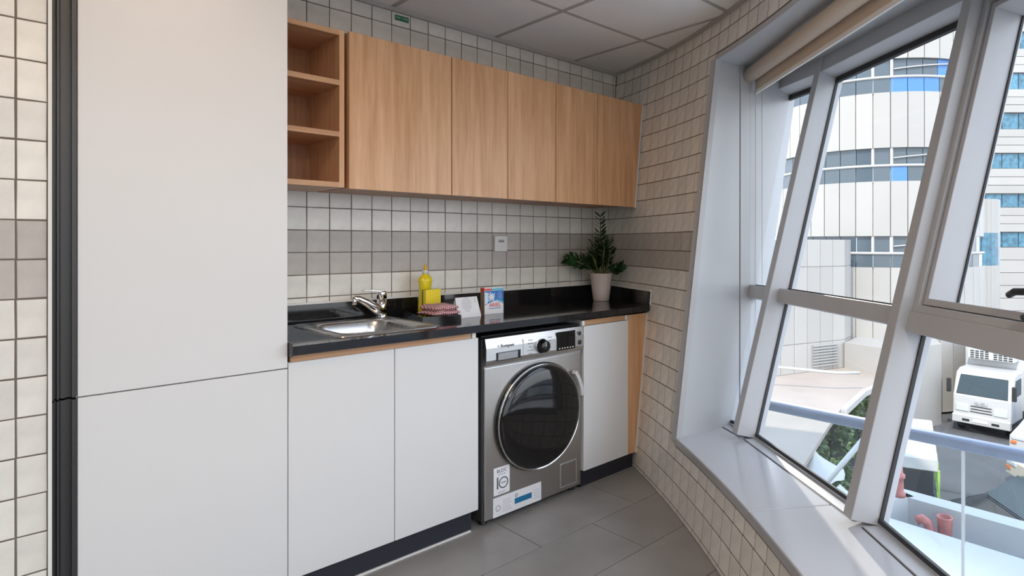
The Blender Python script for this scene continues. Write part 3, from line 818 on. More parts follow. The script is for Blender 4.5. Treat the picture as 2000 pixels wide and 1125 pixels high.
for z, r in ((.810, .010), (.765, .012)):
    MB().lathe([(r, 0), (r, .004), (r*.8, .006), (0, .006)], (2.113, PY, z), 20, 'Y').build('round_button', 'black_plastic', wm)
    MB().lathe([(r*1.25, 0), (r*1.25, .0015)], (2.113, PY, z), 20, 'Y').build('button_ring', 'plastic_grey', wm)
# door
MB().lathe([(R, -.004), (R, .012), (R*.985, .020)], (cx, WY, cz), 56, 'Y').build('door_ring', 'black_gloss', wm)
MB().lathe([(R*.985, .018), (R*.975, .026), (R*.962, .027), (R*.955, .022)], (cx, WY, cz), 56, 'Y').build('door_rim', 'chrome', wm)
MB().lathe([(R*.957, .022), (R*.93, .032), (R*.86, .038), (R*.70, .043), (R*.5, .046), (R*.25, .0475), (0, .048)], (cx, WY, cz), 56, 'Y').build('door_glass', 'black_gloss', wm)
pth = []
for a in (36, 30, 24, 18, 12, 6):
    a = math.radians(a); pth.append(Vector((cx+math.cos(a)*(R*1.02), WY-.040, cz+.03+math.sin(a)*(R*1.02))))
mb = MB()
for a, b in zip(pth, pth[1:]):
    ra = (a-Vector((cx, a.y, cz))).normalized(); rb = (b-Vector((cx, b.y, cz))).normalized()
    mb.hexa([a-ra*.014, b-rb*.014, b-rb*.014+Vector((0, .028, 0)), a-ra*.014+Vector((0, .028, 0)), a+ra*.006, b+rb*.006, b+rb*.004+Vector((0, .03, 0)), a+ra*.004+Vector((0, .03, 0))])
mb.build('door_handle', 'bright_trim', wm, .002, 2)
# filter flap
fl_ = MB().box((2.005, WY-.0015, .052), (2.108, WY+.002, .165)).build('filter_flap', 'steel', wm, .003, 2)
mb = MB().box((2.001, WY-.0006, .048), (2.112, WY+.002, .169)).build('flap_gap', 'plastic_grey', wm)
box('flap_catch', (2.052, WY-.0028, .147), (2.064, WY-.001, .151), 'chrome', fl_)
for x in (X0+.03, X1-.03):
    for y in (WY+.05, -.10):
        MB().lathe([(.019, 0), (.019, .006), (.012, .010), (.012, .03)], (x, y, 0), 14).build('foot', 'black_plastic', wm)
# stickers
st = box('energy_sticker', (1.606, WY-.0010, .128), (1.694, WY-.0002, .252), 'paper', wm)
textmesh('sticker_lettering', 'BLDC', .022, 'ink', front(1.650, WY-.0014, .234), st)
textmesh('sticker_lettering', 'INVERTER', .009, 'ink_soft', front(1.650, WY-.0014, .218), st)
textmesh('sticker_lettering', '1', .078, 'ink', front(1.627, WY-.0014, .178), st)
MB().lathe([(.026, .0012), (.026, .0016), (.021, .0016), (.021, .0012), (.026, .0012)], (1.660, WY, .178), 28, 'Y').build('sticker_ring', 'ink', st)
textmesh('sticker_lettering', 'YEARS', .011, 'ink', front(1.660, WY-.0014, .178), st)
textmesh('sticker_lettering', 'WARRANTY', .008, 'ink_soft', front(1.650, WY-.0014, .138), st)
s2 = box('info_sticker', (1.603, WY-.0012, .030), (1.880, WY-.0002, .118), 'paper', wm)
box('blue_bar', (1.722, WY-.0016, .058), (1.822, WY-.001, .084), 'label_blue', s2)
for i in range(6): box('print_line', (1.655, WY-.0015, .046+.010*i), (1.708-.006*(i % 3), WY-.001, .0478+.010*i), 'ink_soft', s2)
for i in range(4): box('print_line', (1.835, WY-.0015, .050+.012*i), (1.870, WY-.001, .052+.012*i), 'ink_soft', s2)
MB().lathe([(.014, .0012), (.014, .0015), (.010, .0015), (.010, .0012), (.014, .0012)], (1.630, WY, .068), 20, 'Y').build('print_ring', 'ink_soft', s2)
MB().lathe([(.008, .0012), (.008, .0015), (.005, .0015), (.005, .0012), (.008, .0012)], (1.732, WY, .097), 20, 'Y').build('print_ring', 'ink', s2)
place(wm, (1.85, -.33, 0))

# ------------------------------------------------------------------ wall cabinets
UY = -.35; UZ0, UZ1 = 1.493, 2.142
def wall_cab(x0, xs, x1, label):
    o = empty('wall_cabinet', label, 'cabinet', group='oak wall cabinets')
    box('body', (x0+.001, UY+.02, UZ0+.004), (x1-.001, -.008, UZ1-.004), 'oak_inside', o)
    pts = [x0]+xs+[x1]
    for a, b in zip(pts, pts[1:]):
        box('door', (a+.0015, UY, UZ0), (b-.0015, UY+.019, UZ1), 'oak', o, .001, 1)
    return o
o = wall_cab(1.064, [], 1.541, 'oak wall cabinet with the widest single door, beside the open shelves'); place(o, (1.3, -.17, UZ0))
o = wall_cab(1.543, [1.863], 2.183, 'oak wall cabinet with two doors, in the middle of the row'); place(o, (1.86, -.17, UZ0))
o = empty('wall_cabinet', 'oak wall cabinet with two doors against the leaning tiled wall', 'cabinet', group='oak wall cabinets')
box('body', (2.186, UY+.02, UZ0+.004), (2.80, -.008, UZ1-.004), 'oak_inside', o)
box('door', (2.1865, UY, UZ0), (2.5015, UY+.019, UZ1), 'oak', o, .001, 1)
def lean_panel(name, x0, dx, y0, y1, z0, z1, m, parent, thick=None):
    p = []
    for z in (z0, z1):
        xr = wx(UY, z)-dx; xl = x0 if thick is None else xr-thick
        p += [Vector((xl, y0, z)), Vector((xr, y0, z)), Vector((xr, y1, z)), Vector((xl, y1, z))]
    return MB().hexa(p).build(name, m, parent)
lean_panel('door', 2.5045, .016, UY, UY+.019, UZ0, UZ1, 'oak', o)
lean_panel('sealant', 0, .007, UY-.004, UY+.01, UZ0-.004, UZ1, 'caulk', o, .008)
place(o, (2.5, -.17, UZ0))
sh_ = empty('shelf_unit', 'open oak shelf unit with three compartments beside the tall white cabinet', 'shelf')
SHY = -.335; a0, a1 = .755, 1.052
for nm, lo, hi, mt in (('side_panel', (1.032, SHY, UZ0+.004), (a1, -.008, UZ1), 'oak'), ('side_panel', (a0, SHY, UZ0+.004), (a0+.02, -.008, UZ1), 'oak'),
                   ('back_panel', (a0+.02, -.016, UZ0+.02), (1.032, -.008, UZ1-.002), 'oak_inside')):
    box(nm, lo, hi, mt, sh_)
for z in (UZ0+.004, 1.704, 1.915, UZ1-.022):
    box('shelf_board', (a0+.02, SHY, z), (1.032, -.016, z+.021), 'oak_flat', sh_)
place(sh_, (.83, -.17, UZ0))

# ------------------------------------------------------------------ small things on the wall
so = empty('wall_socket', 'white square fused switch plate on the tiled back wall', 'socket', (2.063, -.006, 1.265))
MB().box((-.043, -.009, -.0435), (.043, 0, .0435)).build('plate', 'plastic_white', so, .003, 2)
MB().box((-.019, -.0115, .009), (.019, -.009, .014)).build('slot', 'ink', so); MB().box((-.019, -.0115, .017), (.019, -.009, .021)).build('slot', 'ink', so)
MB().box((-.026, -.0105, -.030), (.026, -.009, .028)).build('rocker', 'plastic_white', so, .001, 1)
sg = empty('wall_sign', 'small green sticker with pale letters near the ceiling', 'sticker', (1.4705, -.006, 2.388))
MB().box((-.036, -.0012, -.0125), (.036, 0, .0125)).build('plate', 'sign_green', sg)
textmesh('lettering', 'DEV WER', .0155, 'sign_letter', front(0, -.0016, 0), sg)

# ------------------------------------------------------------------ things on the counter
TR = Matrix.Translation((0, 0, 0))
def rotz(pts, c, a):
    ca, sa = math.cos(a), math.sin(a); return [(c[0]+x*ca-y*sa, c[1]+x*sa+y*ca) for x, y in pts]
ty = empty('tray', 'small black rectangular tray holding the washing up things', 'tray', (1.508, -.222, CT)); ty.rotation_euler.z = math.radians(-14)
hx, hy = .088, .18
MB().box((-hx, -hy, 0), (hx, hy, .006)).build('base', 'black_gloss', ty)
for lo, hi in (((-hx, -hy, .006), (hx, -hy+.007, .024)), ((-hx, hy-.007, .006), (hx, hy, .024)), ((-hx, -hy+.007, .006), (-hx+.007, hy-.007, .024)), ((hx-.007, -hy+.007, .006), (hx, hy-.007, .024))):
    MB().box(lo, hi).build('rim', 'black_gloss', ty)
ZTY = CT+.0062
bo = empty('soap_bottle', 'clear bottle of yellow dish soap with white collar and yellow cap', 'bottle', (1.548, -.095, ZTY)); bo.rotation_euler.z = .3
MB().lathe([(.032, 0), (.040, .006), (.040, .03), (.036, .08), (.033, .12), (.035, .145), (.040, .163), (.040, .168), (.032, .182), (.016, .194), (.012, .199)], (0, 0, 0), 32, sy=.75).build('bottle_body', 'yellow_soap', bo)
MB().lathe([(.0145, .198), (.0145, .214), (.012, .216)], (0, 0, 0), 24).build('collar', 'plastic_white', bo)
MB().lathe([(.010, .215), (.009, .226), (.0055, .233), (.006, .243), (.0, .245)], (0, 0, 0), 20).build('cap', 'yellow_cap', bo)
spg = empty('sponge', 'yellow sponge with green scouring side standing upright on the tray', 'sponge', (1.545, -.160, ZTY)); spg.rotation_euler.z = .12
MB().box((-.042, -.014, 0), (.046, .010, .124)).build('foam', 'yellow_sponge', spg, .003, 2)
MB().box((-.042, .0102, 0), (.046, .017, .124)).build('scouring_pad', 'green_scour', spg, .001, 1)
# folded cloth
cl = empty('dish_cloth', 'folded red and white checked cloth lying on the black tray', 'cloth', (1.512, -.285, ZTY+.006)); cl.rotation_euler.z = .05
def fold(z0, z1, sx_, sy_, ph):
    n1, n2 = 16, 14; v = []; f = []
    for s_ in (0, 1):
        for i in range(n1+1):
            for j in range(n2+1):
                x = (i/n1-.5)*2; y = (j/n2-.5)*2
                ex = (1-abs(x)**4)*(1-abs(y)**4); mid = (z0+z1)/2; h = (z1-z0)/2
                z = mid + (h if s_ else -h)*max(ex, 0)**.5 + .0022*math.sin(5*x+ph)*math.cos(4*y+ph)
                v.append((x*sx_*(1+.03*math.sin(3*y+ph)), y*sy_*(1+.04*math.sin(2.5*x+ph)), z+.002))
    m_ = (n1+1)*(n2+1)
    for s_ in (0, 1):
        for i in range(n1):
            for j in range(n2):
                a = s_*m_+i*(n2+1)+j; f.append((a, a+1, a+n2+2, a+n2+1) if s_ else (a, a+n2+1, a+n2+2, a+1))
    return MB().add(v, f, True)
for i, (za, zb, q) in enumerate(((0.002, .028, 1), (.024, .054, .95))):
    o = fold(za, zb, .072*q, .080*q, i*1.3).build('fold', 'gingham', cl); o.location = (.003*i, .002*i, 0)
# tent card
tcrd = empty('tent_card', 'white folded paper card with small print standing on the counter', 'card', (1.640, -.318, CT)); tcrd.rotation_euler.z = .02
hw = .066; hh = .095; dd = .030
MB().add([(-hw, -dd, 0), (hw, -dd, 0), (hw*.92, 0, hh), (-hw*.92, 0, hh), (-hw, -dd+.001, 0), (hw, -dd+.001, 0), (hw*.92, .001, hh), (-hw*.92, .001, hh)],
         [(0,1,2,3), (7,6,5,4), (0,4,5,1), (1,5,6,2), (2,6,7,3), (3,7,4,0)]).build('front_leaf', 'paper', tcrd)
MB().add([(-hw, dd, 0), (hw, dd, 0), (hw*.92, .001, hh), (-hw*.92, .001, hh), (-hw, dd+.001, 0), (hw, dd+.001, 0), (hw*.92, .002, hh), (-hw*.92, .002, hh)],
         [(0,3,2,1), (4,5,6,7), (0,1,5,4), (1,2,6,5), (2,3,7,6), (3,0,4,7)]).build('back_leaf', 'paper', tcrd)
def card_pt(x, h): return Vector((x, -dd+dd*h/hh-.0006, h))
for i, (a, b, h) in enumerate(((-.02, .012, .086), (-.032, .022, .078), (-.03, .02, .071), (-.034, .024, .064), (-.028, .018, .057), (-.034, .024, .050), (-.03, .02, .043), (-.022, .012, .036), (-.016, .008, .028))):
    MB().add([card_pt(a, h), card_pt(b, h), card_pt(b, h+.0022), card_pt(a, h+.0022)], [(0, 1, 2, 3)]).build('print_line', 'ink_soft', tcrd)
for h in (.066, .074, .084): MB().add([card_pt(.042, h), card_pt(.047, h), card_pt(.047, h+.005), card_pt(.042, h+.005)], [(0, 1, 2, 3)]).build('print_mark', 'ink_soft', tcrd)
# detergent box
db = empty('detergent_box', 'small blue and white carton of washing powder on the counter', 'box', (1.802, -.300, CT)); db.rotation_euler.z = -.03
bw, bd, bh = .056, .019, .134
MB().box((-bw, -bd, 0), (bw, bd, bh)).build('carton', 'paper', db, .0008, 1)
fy_ = -bd-.0006
def flatp(name, pts, m, dy=0): return MB().add([(x, fy_-dy, z) for x, z in pts], [tuple(range(len(pts)))]).build(name, m, db, fix=False)
hill = [(-bw+.001, .046), (-.030, .056), (-.006, .064), (.014, .066), (.034, .060), (bw-.001, .048)]
flatp('blue_print', hill+[(bw-.001, .117), (-bw+.001, .117)], 'box_blue')
flatp('pale_print', [(-bw+.001, .050), (-.040, .054), (-.032, .070), (-.040, .088), (-.030, .106), (-bw+.001, .112)], 'box_pale', .0003)
flatp('cyan_print', [(.002, .0665), (.020, .0655), (.038, .060), (bw-.001, .0495), (bw-.001, .060), (.034, .070), (.016, .074)], 'box_cyan', .0003)
for i in range(11):
    a = 2*PI*i/11+.2; x0, z0 = -.016, .086; l_ = .026 if i % 2 else .020
    flatp('ray_print', [(x0+.008*math.cos(a-.4), z0+.008*math.sin(a-.4)), (x0+l_*math.cos(a-.13), z0+l_*math.sin(a-.13)), (x0+l_*math.cos(a+.13), z0+l_*math.sin(a+.13)), (x0+.008*math.cos(a+.4), z0+.008*math.sin(a+.4))], 'box_pale', .0005)
flatp('star_print', [(-.016+.012*math.cos(2*PI*q/16), .086+.012*math.sin(2*PI*q/16)) for q in range(16)], 'paper', .0008)
flatp('red_strip', [(-bw+.001, .119), (-.012, .119), (-.016, .129), (-bw+.001, .129)], 'box_red', .0002)
flatp('grey_strip', [(-.012, .119), (bw-.001, .119), (bw-.001, .129), (-.016, .129)], 'box_cyan', .0002)
for i in range(4):
    a = math.radians(-14+13*i); x0, z0 = -.010, .088
    flatp('ray_print', [(x0+.022*math.cos(a), z0+.022*math.sin(a)), (x0+.056*math.cos(a-.025), z0+.050*math.sin(a-.025)), (x0+.056*math.cos(a+.025), z0+.050*math.sin(a+.025))], 'box_pale', .0006)
textmesh('logo_lettering', 'ARIEL', .027, 'box_red', front(.004, fy_-.0010, .045), db)
textmesh('logo_lettering', 'WASHING POWDER', .0075, 'box_blue', front(.004, fy_-.0010, .029), db)
MB().add([(-bw-.0006, -bd+.001, .002), (-bw-.0006, bd-.001, .002), (-bw-.0006, bd-.001, .112), (-bw-.0006, -bd+.001, .112)], [(0, 1, 2, 3)]).build('side_print', 'box_side', db, fix=False)
MB().add([(-bw-.0006, -bd+.001, .112), (-bw-.0006, bd-.001, .112), (-bw-.0006, bd-.001, .132), (-bw-.0006, -bd+.001, .132)], [(0, 1, 2, 3)]).build('side_print', 'box_red', db, fix=False)

# ------------------------------------------------------------------ potted plant
pl = empty('potted_plant', 'dark green leafy plant in a plain pale pot at the corner of the counter', 'plant', (2.668, -.215, CT))
MB().lathe([(.046, 0), (.050, .004), (.058, .07), (.068, .168), (.070, .171), (.066, .171), (.062, .158), (.0, .158)], (0, 0, 0), 40).build('pot', 'pot', pl)
MB().lathe([(.0, .161), (.040, .160), (.0625, .157)], (0, 0, 0), 24).build('soil', 'soil', pl)
rv = Vector((.68, -.733, 0)); fw = Vector((.733, .68, 0))     # across / away as seen from the room
def stem(pts, nl, size, m='leaf'):
    pts = [Vector((0, 0, .155)) + rv*a + fw*b + Vector((0, 0, c)) for a, b, c in pts]
    so_ = MB().tube(pts, [.0045]*(len(pts)-1)+[.002], 6).build('stalk', 'stem', pl)
    for i in range(nl):
        t = .22+.76*i/(nl-1); q = t*(len(pts)-1); k_ = min(int(q), len(pts)-2); p = pts[k_].lerp(pts[k_+1], q-k_); d_ = (pts[k_+1]-pts[k_]).normalized()
        for sgn in (-1, 1):
            sd = (rv*sgn*random.uniform(.7, 1) + fw*random.uniform(-.5, .5)); sd = (sd - d_*sd.dot(d_)).normalized()
            ld = (sd*.75 + d_*.75).normalized(); nr = ld.cross(d_.cross(sd)).normalized(); wd = ld.cross(nr).normalized()
            s = size*1.55*(1-.35*t)*random.uniform(.85, 1.15)
            v = [p, p+ld*s*.35+wd*s*.36, p+ld*s*.35-wd*s*.36, p+ld*s*.7+wd*s*.33, p+ld*s*.7-wd*s*.33, p+ld*s, p+ld*s*.35-nr*s*.03, p+ld*s*.7-nr*s*.05]
            f = [(0, 1, 6), (0, 6, 2), (1, 3, 7, 6), (6, 7, 4, 2), (3, 5, 7), (7, 5, 4)]
            meshobj('leaf', v, f, m, pl, True)
stem([(0, 0, 0), (.004, 0, .12), (-.004, .01, .25), (-.006, .01, .37)], 12, .050)
stem([(.02, .01, 0), (.035, .01, .09), (.045, .0, .17), (.050, -.01, .235)], 9, .045)
stem([(-.02, 0, 0), (-.04, .0, .07), (-.055, 0, .14), (-.058, 0, .21)], 9, .042)
stem([(-.02, -.01, 0), (-.07, -.02, .055), (-.14, -.03, .085), (-.205, -.03, .10)], 9, .055)
stem([(.02, 0, 0), (.05, .0, .03), (.085, .0, .045), (.125, -.01, .06)], 7, .048)
stem([(0, -.02, 0), (.01, -.03, .08), (.02, -.04, .15), (.02, -.04, .21)], 9, .045)
stem([(-.01, .02, 0), (-.02, .03, .08), (-.02, .03, .17), (-.015, .03, .27)], 9, .042)
stem([(-.015, -.02, 0), (-.03, -.03, .05), (-.04, -.05, .09), (-.05, -.06, .12)], 6, .045)
stem([(.01, .02, 0), (.015, .03, .07), (.02, .03, .13), (.03, .03, .19)], 8, .045)
stem([(-.01, -.03, 0), (-.03, -.04, .07), (-.04, -.04, .13), (-.035, -.04, .17)], 8, .045)
stem([(-.02, .0, 0), (-.06, -.01, .06), (-.12, -.02, .10), (-.17, -.02, .115)], 8, .05)
stem([(.02, -.01, 0), (.04, -.02, .06), (.055, -.02, .12), (.06, -.02, .15)], 7, .045)
MB().tube([Vector((0, 0, .155))+rv*-.04, Vector((0, 0, .155))+rv*-.048+Vector((0, 0, .12))], .003, 6).build('stake', 'leaf_young', pl)

# ------------------------------------------------------------------ outside: our own building
bz = [G[k] + bis(k)*.75 for k in range(7)] + [G[7]+bis(6)*.75]
struct(MB().prism([(2.6, 2.5)] + [(p.x, p.y) for p in bz] + [(-6, -5.5), (-6, 2.5)], 2.76, 11).build('wall_upper', 'ext_white'))  # unseen block of upper storeys, added to shade the ledge and nearby street
struct(MB().prism([(2.45, 2.5)] + [((G[k]-bis(k)*.1).x, (G[k]-bis(k)*.1).y) for k in range(8)] + [(-6, -5.5), (-6, 2.5)], -5.7, -.3).build('wall_lower', 'ext_white'))
struct(MB().box((2.6, .16, -.3), (3.4, 2.5, 2.76)).build('wall_outer', 'ext_white'))
ZSF = -1.02; ZST = -5.732; ZTE = -3.632
# ledge slabs under the railing
led = struct(MB().prism([(2.0, 1.0), (4.62, 1.0), (4.55, -2.1), (4.4, -5.5), (.2, -7), (-2, -6), (-2, -4.5), (1, -3.6)], -1.35, -.735).build('balcony_floor', 'ledge_white'))
for a, b in (((3.55, 1), (3.50, -5)),): MB().prism([(a[0], a[1]), (a[0]+.008, a[1]), (b[0]+.008, b[1]), b], -.7352, -.7330).build('joint', 'render_dark', led)
MB().prism([(3.0, -2.42), (4.55, -2.20), (4.55, -2.208), (3.0, -2.428)], -.7352, -.7331).build('joint', 'render_dark', led)
plr = struct(sempty('planter_wall'))
MB().prism([(4.95, -1.05), (5.10, -1.05), (5.03, -5.0), (4.88, -5.0)], -1.35, -.70).build('parapet', 'ledge_white', plr)
MB().prism([(4.55, -1.10), (5.0, -1.32), (5.04, -1.22), (4.58, -1.0)], -1.35, -.70).build('parapet', 'ledge_white', plr)
MB().prism([(4.5, -1.1), (5.0, -1.1), (4.95, -5.0), (4.4, -5.0)], -1.36, -.92).build('planter_floor', 'ledge_white', plr)
# railing
ra = empty('balcony_railing', 'blue grey tubular railing with glass panels outside the window', 'railing')
MB().tube([(2.995, 1.2, .38), (2.995, -2.6, .38), (2.85, -3.4, .38), (2.3, -4.4, .38), (1.2, -5.3, .38)], .030, 20).build('top_rail', 'rail_paint', ra)
for a, b in ((1.15, -.62), (-.64, -2.145), (-2.160, -2.62)):
    MB().box((2.990, b, -.73), (2.999, a, .352)).build('glass_panel', 'rail_glass', ra)
for y in (-.63, -2.152): MB().box((2.987, y-.006, -.73), (3.002, y+.006, .352)).build('glass_joint', 'lamp_clear', ra)
place(ra, (2.995, -1, -.73))
# fire inlet pipes in the planter
for (x, y, nm, lb, rr) in ((4.78, -1.50, 'fire_inlet', 'faded red bent pipe outlet standing in the white planter', .034),):
    o = empty(nm, lb, 'pipe', (x, y, -.92))
    MB().tube([(0, 0, 0), (0, 0, .09), (-.005, .015, .14), (-.015, .05, .165), (-.03, .085, .145)], rr, 14).build('elbow', 'pipe_red', o)
    MB().lathe([(.055, 0), (.055, .03), (.045, .032)], (0, 0, 0), 16).build('flange', 'pipe_red', o)
    MB().lathe([(.045, .0), (.052, .17), (.055, .18), (.045, .18), (.04, .13), (0, .13)], (.05, -.085, .02), 18).build('drum', 'pipe_red', o)
o = empty('fire_pipe', 'faded red upright pipe with flange beside the ledge', 'pipe', (4.93, -1.235, -.70))
MB().lathe([(.045, 0), (.045, .03), (.032, .04), (.030, .14), (.042, .145), (.042, .17), (.026, .18), (.012, .38), (0, .39)], (0, 0, 0), 16).build('pipe_body', 'pipe_red', o)
o = empty('hose_valve', 'small grey metal valve lying on the white planter edge', 'valve', (4.50, -2.28, -.735))
MB().tube([(0, 0, .03), (.08, -.05, .05), (.14, -.12, .05)], .025, 12).build('valve_body', 'plastic_grey', o); MB().lathe([(.035, 0), (.035, .03)], (0, 0, .015), 14).build('valve_cap', 'black_plastic', o)

# ------------------------------------------------------------------ outside: ground
struct(MB().prism([(3, 30), (95, 45), (95, -60), (-10, -60), (-10, -6), (3, -3)], ZST-.2, ZST).build('ground', 'asphalt'))
te = [(9, 3.0), (12.4, 3.30), (14.4, 3.83), (15.6, 4.15), (17.5, 4.62), (20.1, 5.05), (24.9, 5.10), (24.9, 9), (40, 11), (30, 25), (6, 25), (4, 10), (4, 3)]
tr_ = struct(MB().prism(te, ZTE-.12, ZTE).build('terrace', 'terrace_beige'))
for a, b in zip(te[4:6], te[5:7]):      # white kerb along the edge
    a, b = Vector(a), Vector(b); d_ = (b-a).normalized(); n_ = Vector((d_.y, -d_.x))
    MB().prism([(a.x, a.y), (b.x, b.y), (b.x+n_.x*.18, b.y+n_.y*.18), (a.x+n_.x*.18, a.y+n_.y*.18)], ZTE-.14, ZTE+.03).build('kerb_wall', 'ext_white', tr_)
MB().prism([(23.0, 4.95), (25.6, 4.10), (27.3, 4.9), (26.0, 7.3), (23.4, 7.0)], ZST, ZTE+1.0).build('retaining_wall', 'cladding', tr_)
MB().tube([(18.3, 7.6, ZTE+.75), (19.5, 5.6, ZTE+.62), (20.1, 5.1, ZTE+.6)], .05, 8).build('handrail', 'ext_white', tr_)
MB().prism([(18.6, 2.9), (18.9, 1.3), (19.05, 1.33), (18.75, 2.95)], ZST, ZST+.01).build('drain_grate', 'grate', tr_)

# ------------------------------------------------------------------ outside: white tower with curved glass bands
tw = empty('office_tower', 'white clad office tower with curved blue glass bands', 'building')
TC = Vector((29.66, 8.24)); TR_ = 4.6; EZ = 1.268
base_a = math.atan2(-2.88-TC.y, 0-TC.x)
def tp(a, r): return Vector((TC.x+r*math.cos(a), TC.y+r*math.sin(a)))
def tz(y, Z=24.7): return EZ+(475-y)/1187*Z
NSEG = 26; da = math.radians(8.3)
rows = [(tz(-250), tz(-60)), (tz(60) - .0, tz(60))]
clad_rows = [(tz(100)-.0, tz(100)+2.5), (tz(285), tz(177)), (tz(462), tz(352)), (ZST, tz(523))]
clad_rows = [(tz(112), tz(20)), (tz(287), tz(178)), (tz(461), tz(353)), (ZTE-2, tz(523)), (tz(-55), tz(-160))]
for (z0, z1) in clad_rows:
    for i in range(-NSEG//2, NSEG//2):
        a, b = base_a+da*i+.004, base_a+da*(i+1)-.004
        p, q, r, s = tp(a, TR_), tp(b, TR_), tp(b, TR_-.15), tp(a, TR_-.15)
        MB().prism([(v_.x, v_.y) for v_ in (p, q, r, s)], z0, z1).build('cladding_panel', 'cladding', tw)
prof = [tp(base_a+2*PI*i/48, TR_-.12) for i in range(48)]
for (z0, z1) in clad_rows: MB().prism([(v_.x, v_.y) for v_ in prof], z0+.02, z1-.02).build('floor_slab', 'cladding_core', tw)
for bi, (yt, yr, yb) in enumerate(((112, 148, 178), (287, 322, 353), (461, 495, 523), (-55, -22, 20))):
    zt_, zr, zb_ = tz(yt), tz(yr), tz(yb)
    for i in range(-13, 13):
        a, b = base_a+da*i+.003, base_a+da*(i+1)-.003
        rr_ = TR_-.13
        m_ = 'ext_glass_blue' if bi in (0, 3) and i >= 4 else 'ext_glass'
        MB().prism([(v_.x, v_.y) for v_ in (tp(a, rr_), tp(b, rr_), tp(b, rr_-.1), tp(a, rr_-.1))], zb_-.02, zt_+.02).build('window', m_, tw)
        m2_ = 'ext_glass_blue' if (bi == 0 and i in (1, 2, 3, 5, 6, 7)) or (bi == 1 and i == 1) or (bi == 3 and i > 0) else 'ext_glass'
        MB().prism([(v_.x, v_.y) for v_ in (tp(a, TR_-.03), tp(b, TR_-.03), tp(b, TR_-.07), tp(a, TR_-.07))], zb_, zr).build('balustrade_glass', m2_, tw)
    ring = [Vector((tp(base_a+da*(i*.5), TR_-.02).x, tp(base_a+da*(i*.5), TR_-.02).y, zr)) for i in range(-26, 27)]
    MB().tube(ring, .055, 8).build('balcony_rail', 'ext_white', tw)
    for i in (0, 1.1):
        p = tp(base_a+da*i, TR_-.10); MB().box((p.x-.05, p.y-.05, zb_), (p.x+.05, p.y+.05, zt_)).build('post', 'ext_white', tw)
    a = tp(base_a+da*1.2, TR_+.02); b = tp(base_a+da*5, TR_+.02)
    MB().tube([(tp(base_a+da*(1.2+.55*q), TR_-.08).x, tp(base_a+da*(1.2+.55*q), TR_-.08).y, zt_-.42+.035*q) for q in range(8)], .03, 6).build('soffit_beam', 'ext_white', tw)
# turret on the right flank
UC = Vector((34.0, 5.31)); 
for i in range(20):
    a, b = base_a+math.radians(-100+10*i)+.004, base_a+math.radians(-90+10*i)-.004
    q = [(UC.x+r_*math.cos(t_), UC.y+r_*math.sin(t_)) for t_, r_ in ((a, 1.5), (b, 1.5), (b, 1.4), (a, 1.4))]
    zz = lambda y: EZ+(475-y)/1187*29.6
    MB().prism(q, ZTE-1, zz(518)).build('cladding_panel', 'cladding', tw)
    MB().prism(q, zz(518), zz(455)).build('balustrade_glass', 'ext_glass_curtain', tw)
    MB().prism(q, zz(455), zz(390)).build('cladding_panel', 'cladding', tw)
MB().prism([(UC.x+1.25*math.cos(2*PI*i/24), UC.y+1.25*math.sin(2*PI*i/24)) for i in range(24)], ZTE-1, zz(395)).build('core', 'cladding_core', tw)
place(tw, (29.66, 8.24, ZTE))
# lower wing with flat panels and a louvre
wg = empty('low_wing', 'low white panelled wing in front of the tower with a louvred vent', 'building')
def wing(a, b, z0, z1, nx, zs, parent):
    a, b = Vector(a), Vector(b); d_ = (b-a)/nx; n_ = Vector((d_.y, -d_.x)).normalized()
    if n_.dot(Vector((0, -2.88))-a) < 0: n_ = -n_
    lv = [z0]+zs+[z1]
    for i in range(nx):
        for q, r in zip(lv, lv[1:]):
            p0 = a+d_*i+d_*.015; p1 = a+d_*(i+1)-d_*.015
            MB().prism([(p0.x, p0.y), (p1.x, p1.y), (p1.x-n_.x*.1, p1.y-n_.y*.1), (p0.x-n_.x*.1, p0.y-n_.y*.1)], q+.012, r-.012).build('cladding_panel', 'cladding', parent)
    MB().prism([(a.x-n_.x*.05, a.y-n_.y*.05), (b.x-n_.x*.05, b.y-n_.y*.05), (b.x-n_.x*.9, b.y-n_.y*.9), (a.x-n_.x*.9, a.y-n_.y*.9)], z0, z1-.02).build('core', 'cladding_core', parent)
    return n_
n_ = wing((19.2, 8.6), (23.54, 7.04), ZTE, EZ+.15, 7, [ZTE+1.1, EZ-.9], wg)
wing((23.54, 7.04), (24.5, 7.2), ZTE, EZ+.15, 3, [ZTE+1.1, EZ-.9], wg)
lvp = Vector((21.9, 7.63)); dl = (Vector((23.54, 7.04))-Vector((19.2, 8.6))).normalized()
for i in range(8):
    p = lvp+n_*.03
    MB().prism([(p.x, p.y), (p.x+dl.x*1.3, p.y+dl.y*1.3), (p.x+dl.x*1.3+n_.x*.05, p.y+dl.y*1.3+n_.y*.05), (p.x+n_.x*.05, p.y+n_.y*.05)], ZTE+.18+.11*i, ZTE+.23+.11*i).build('louvre_slat', 'plastic_grey', wg)
place(wg, (21, 8, ZTE))

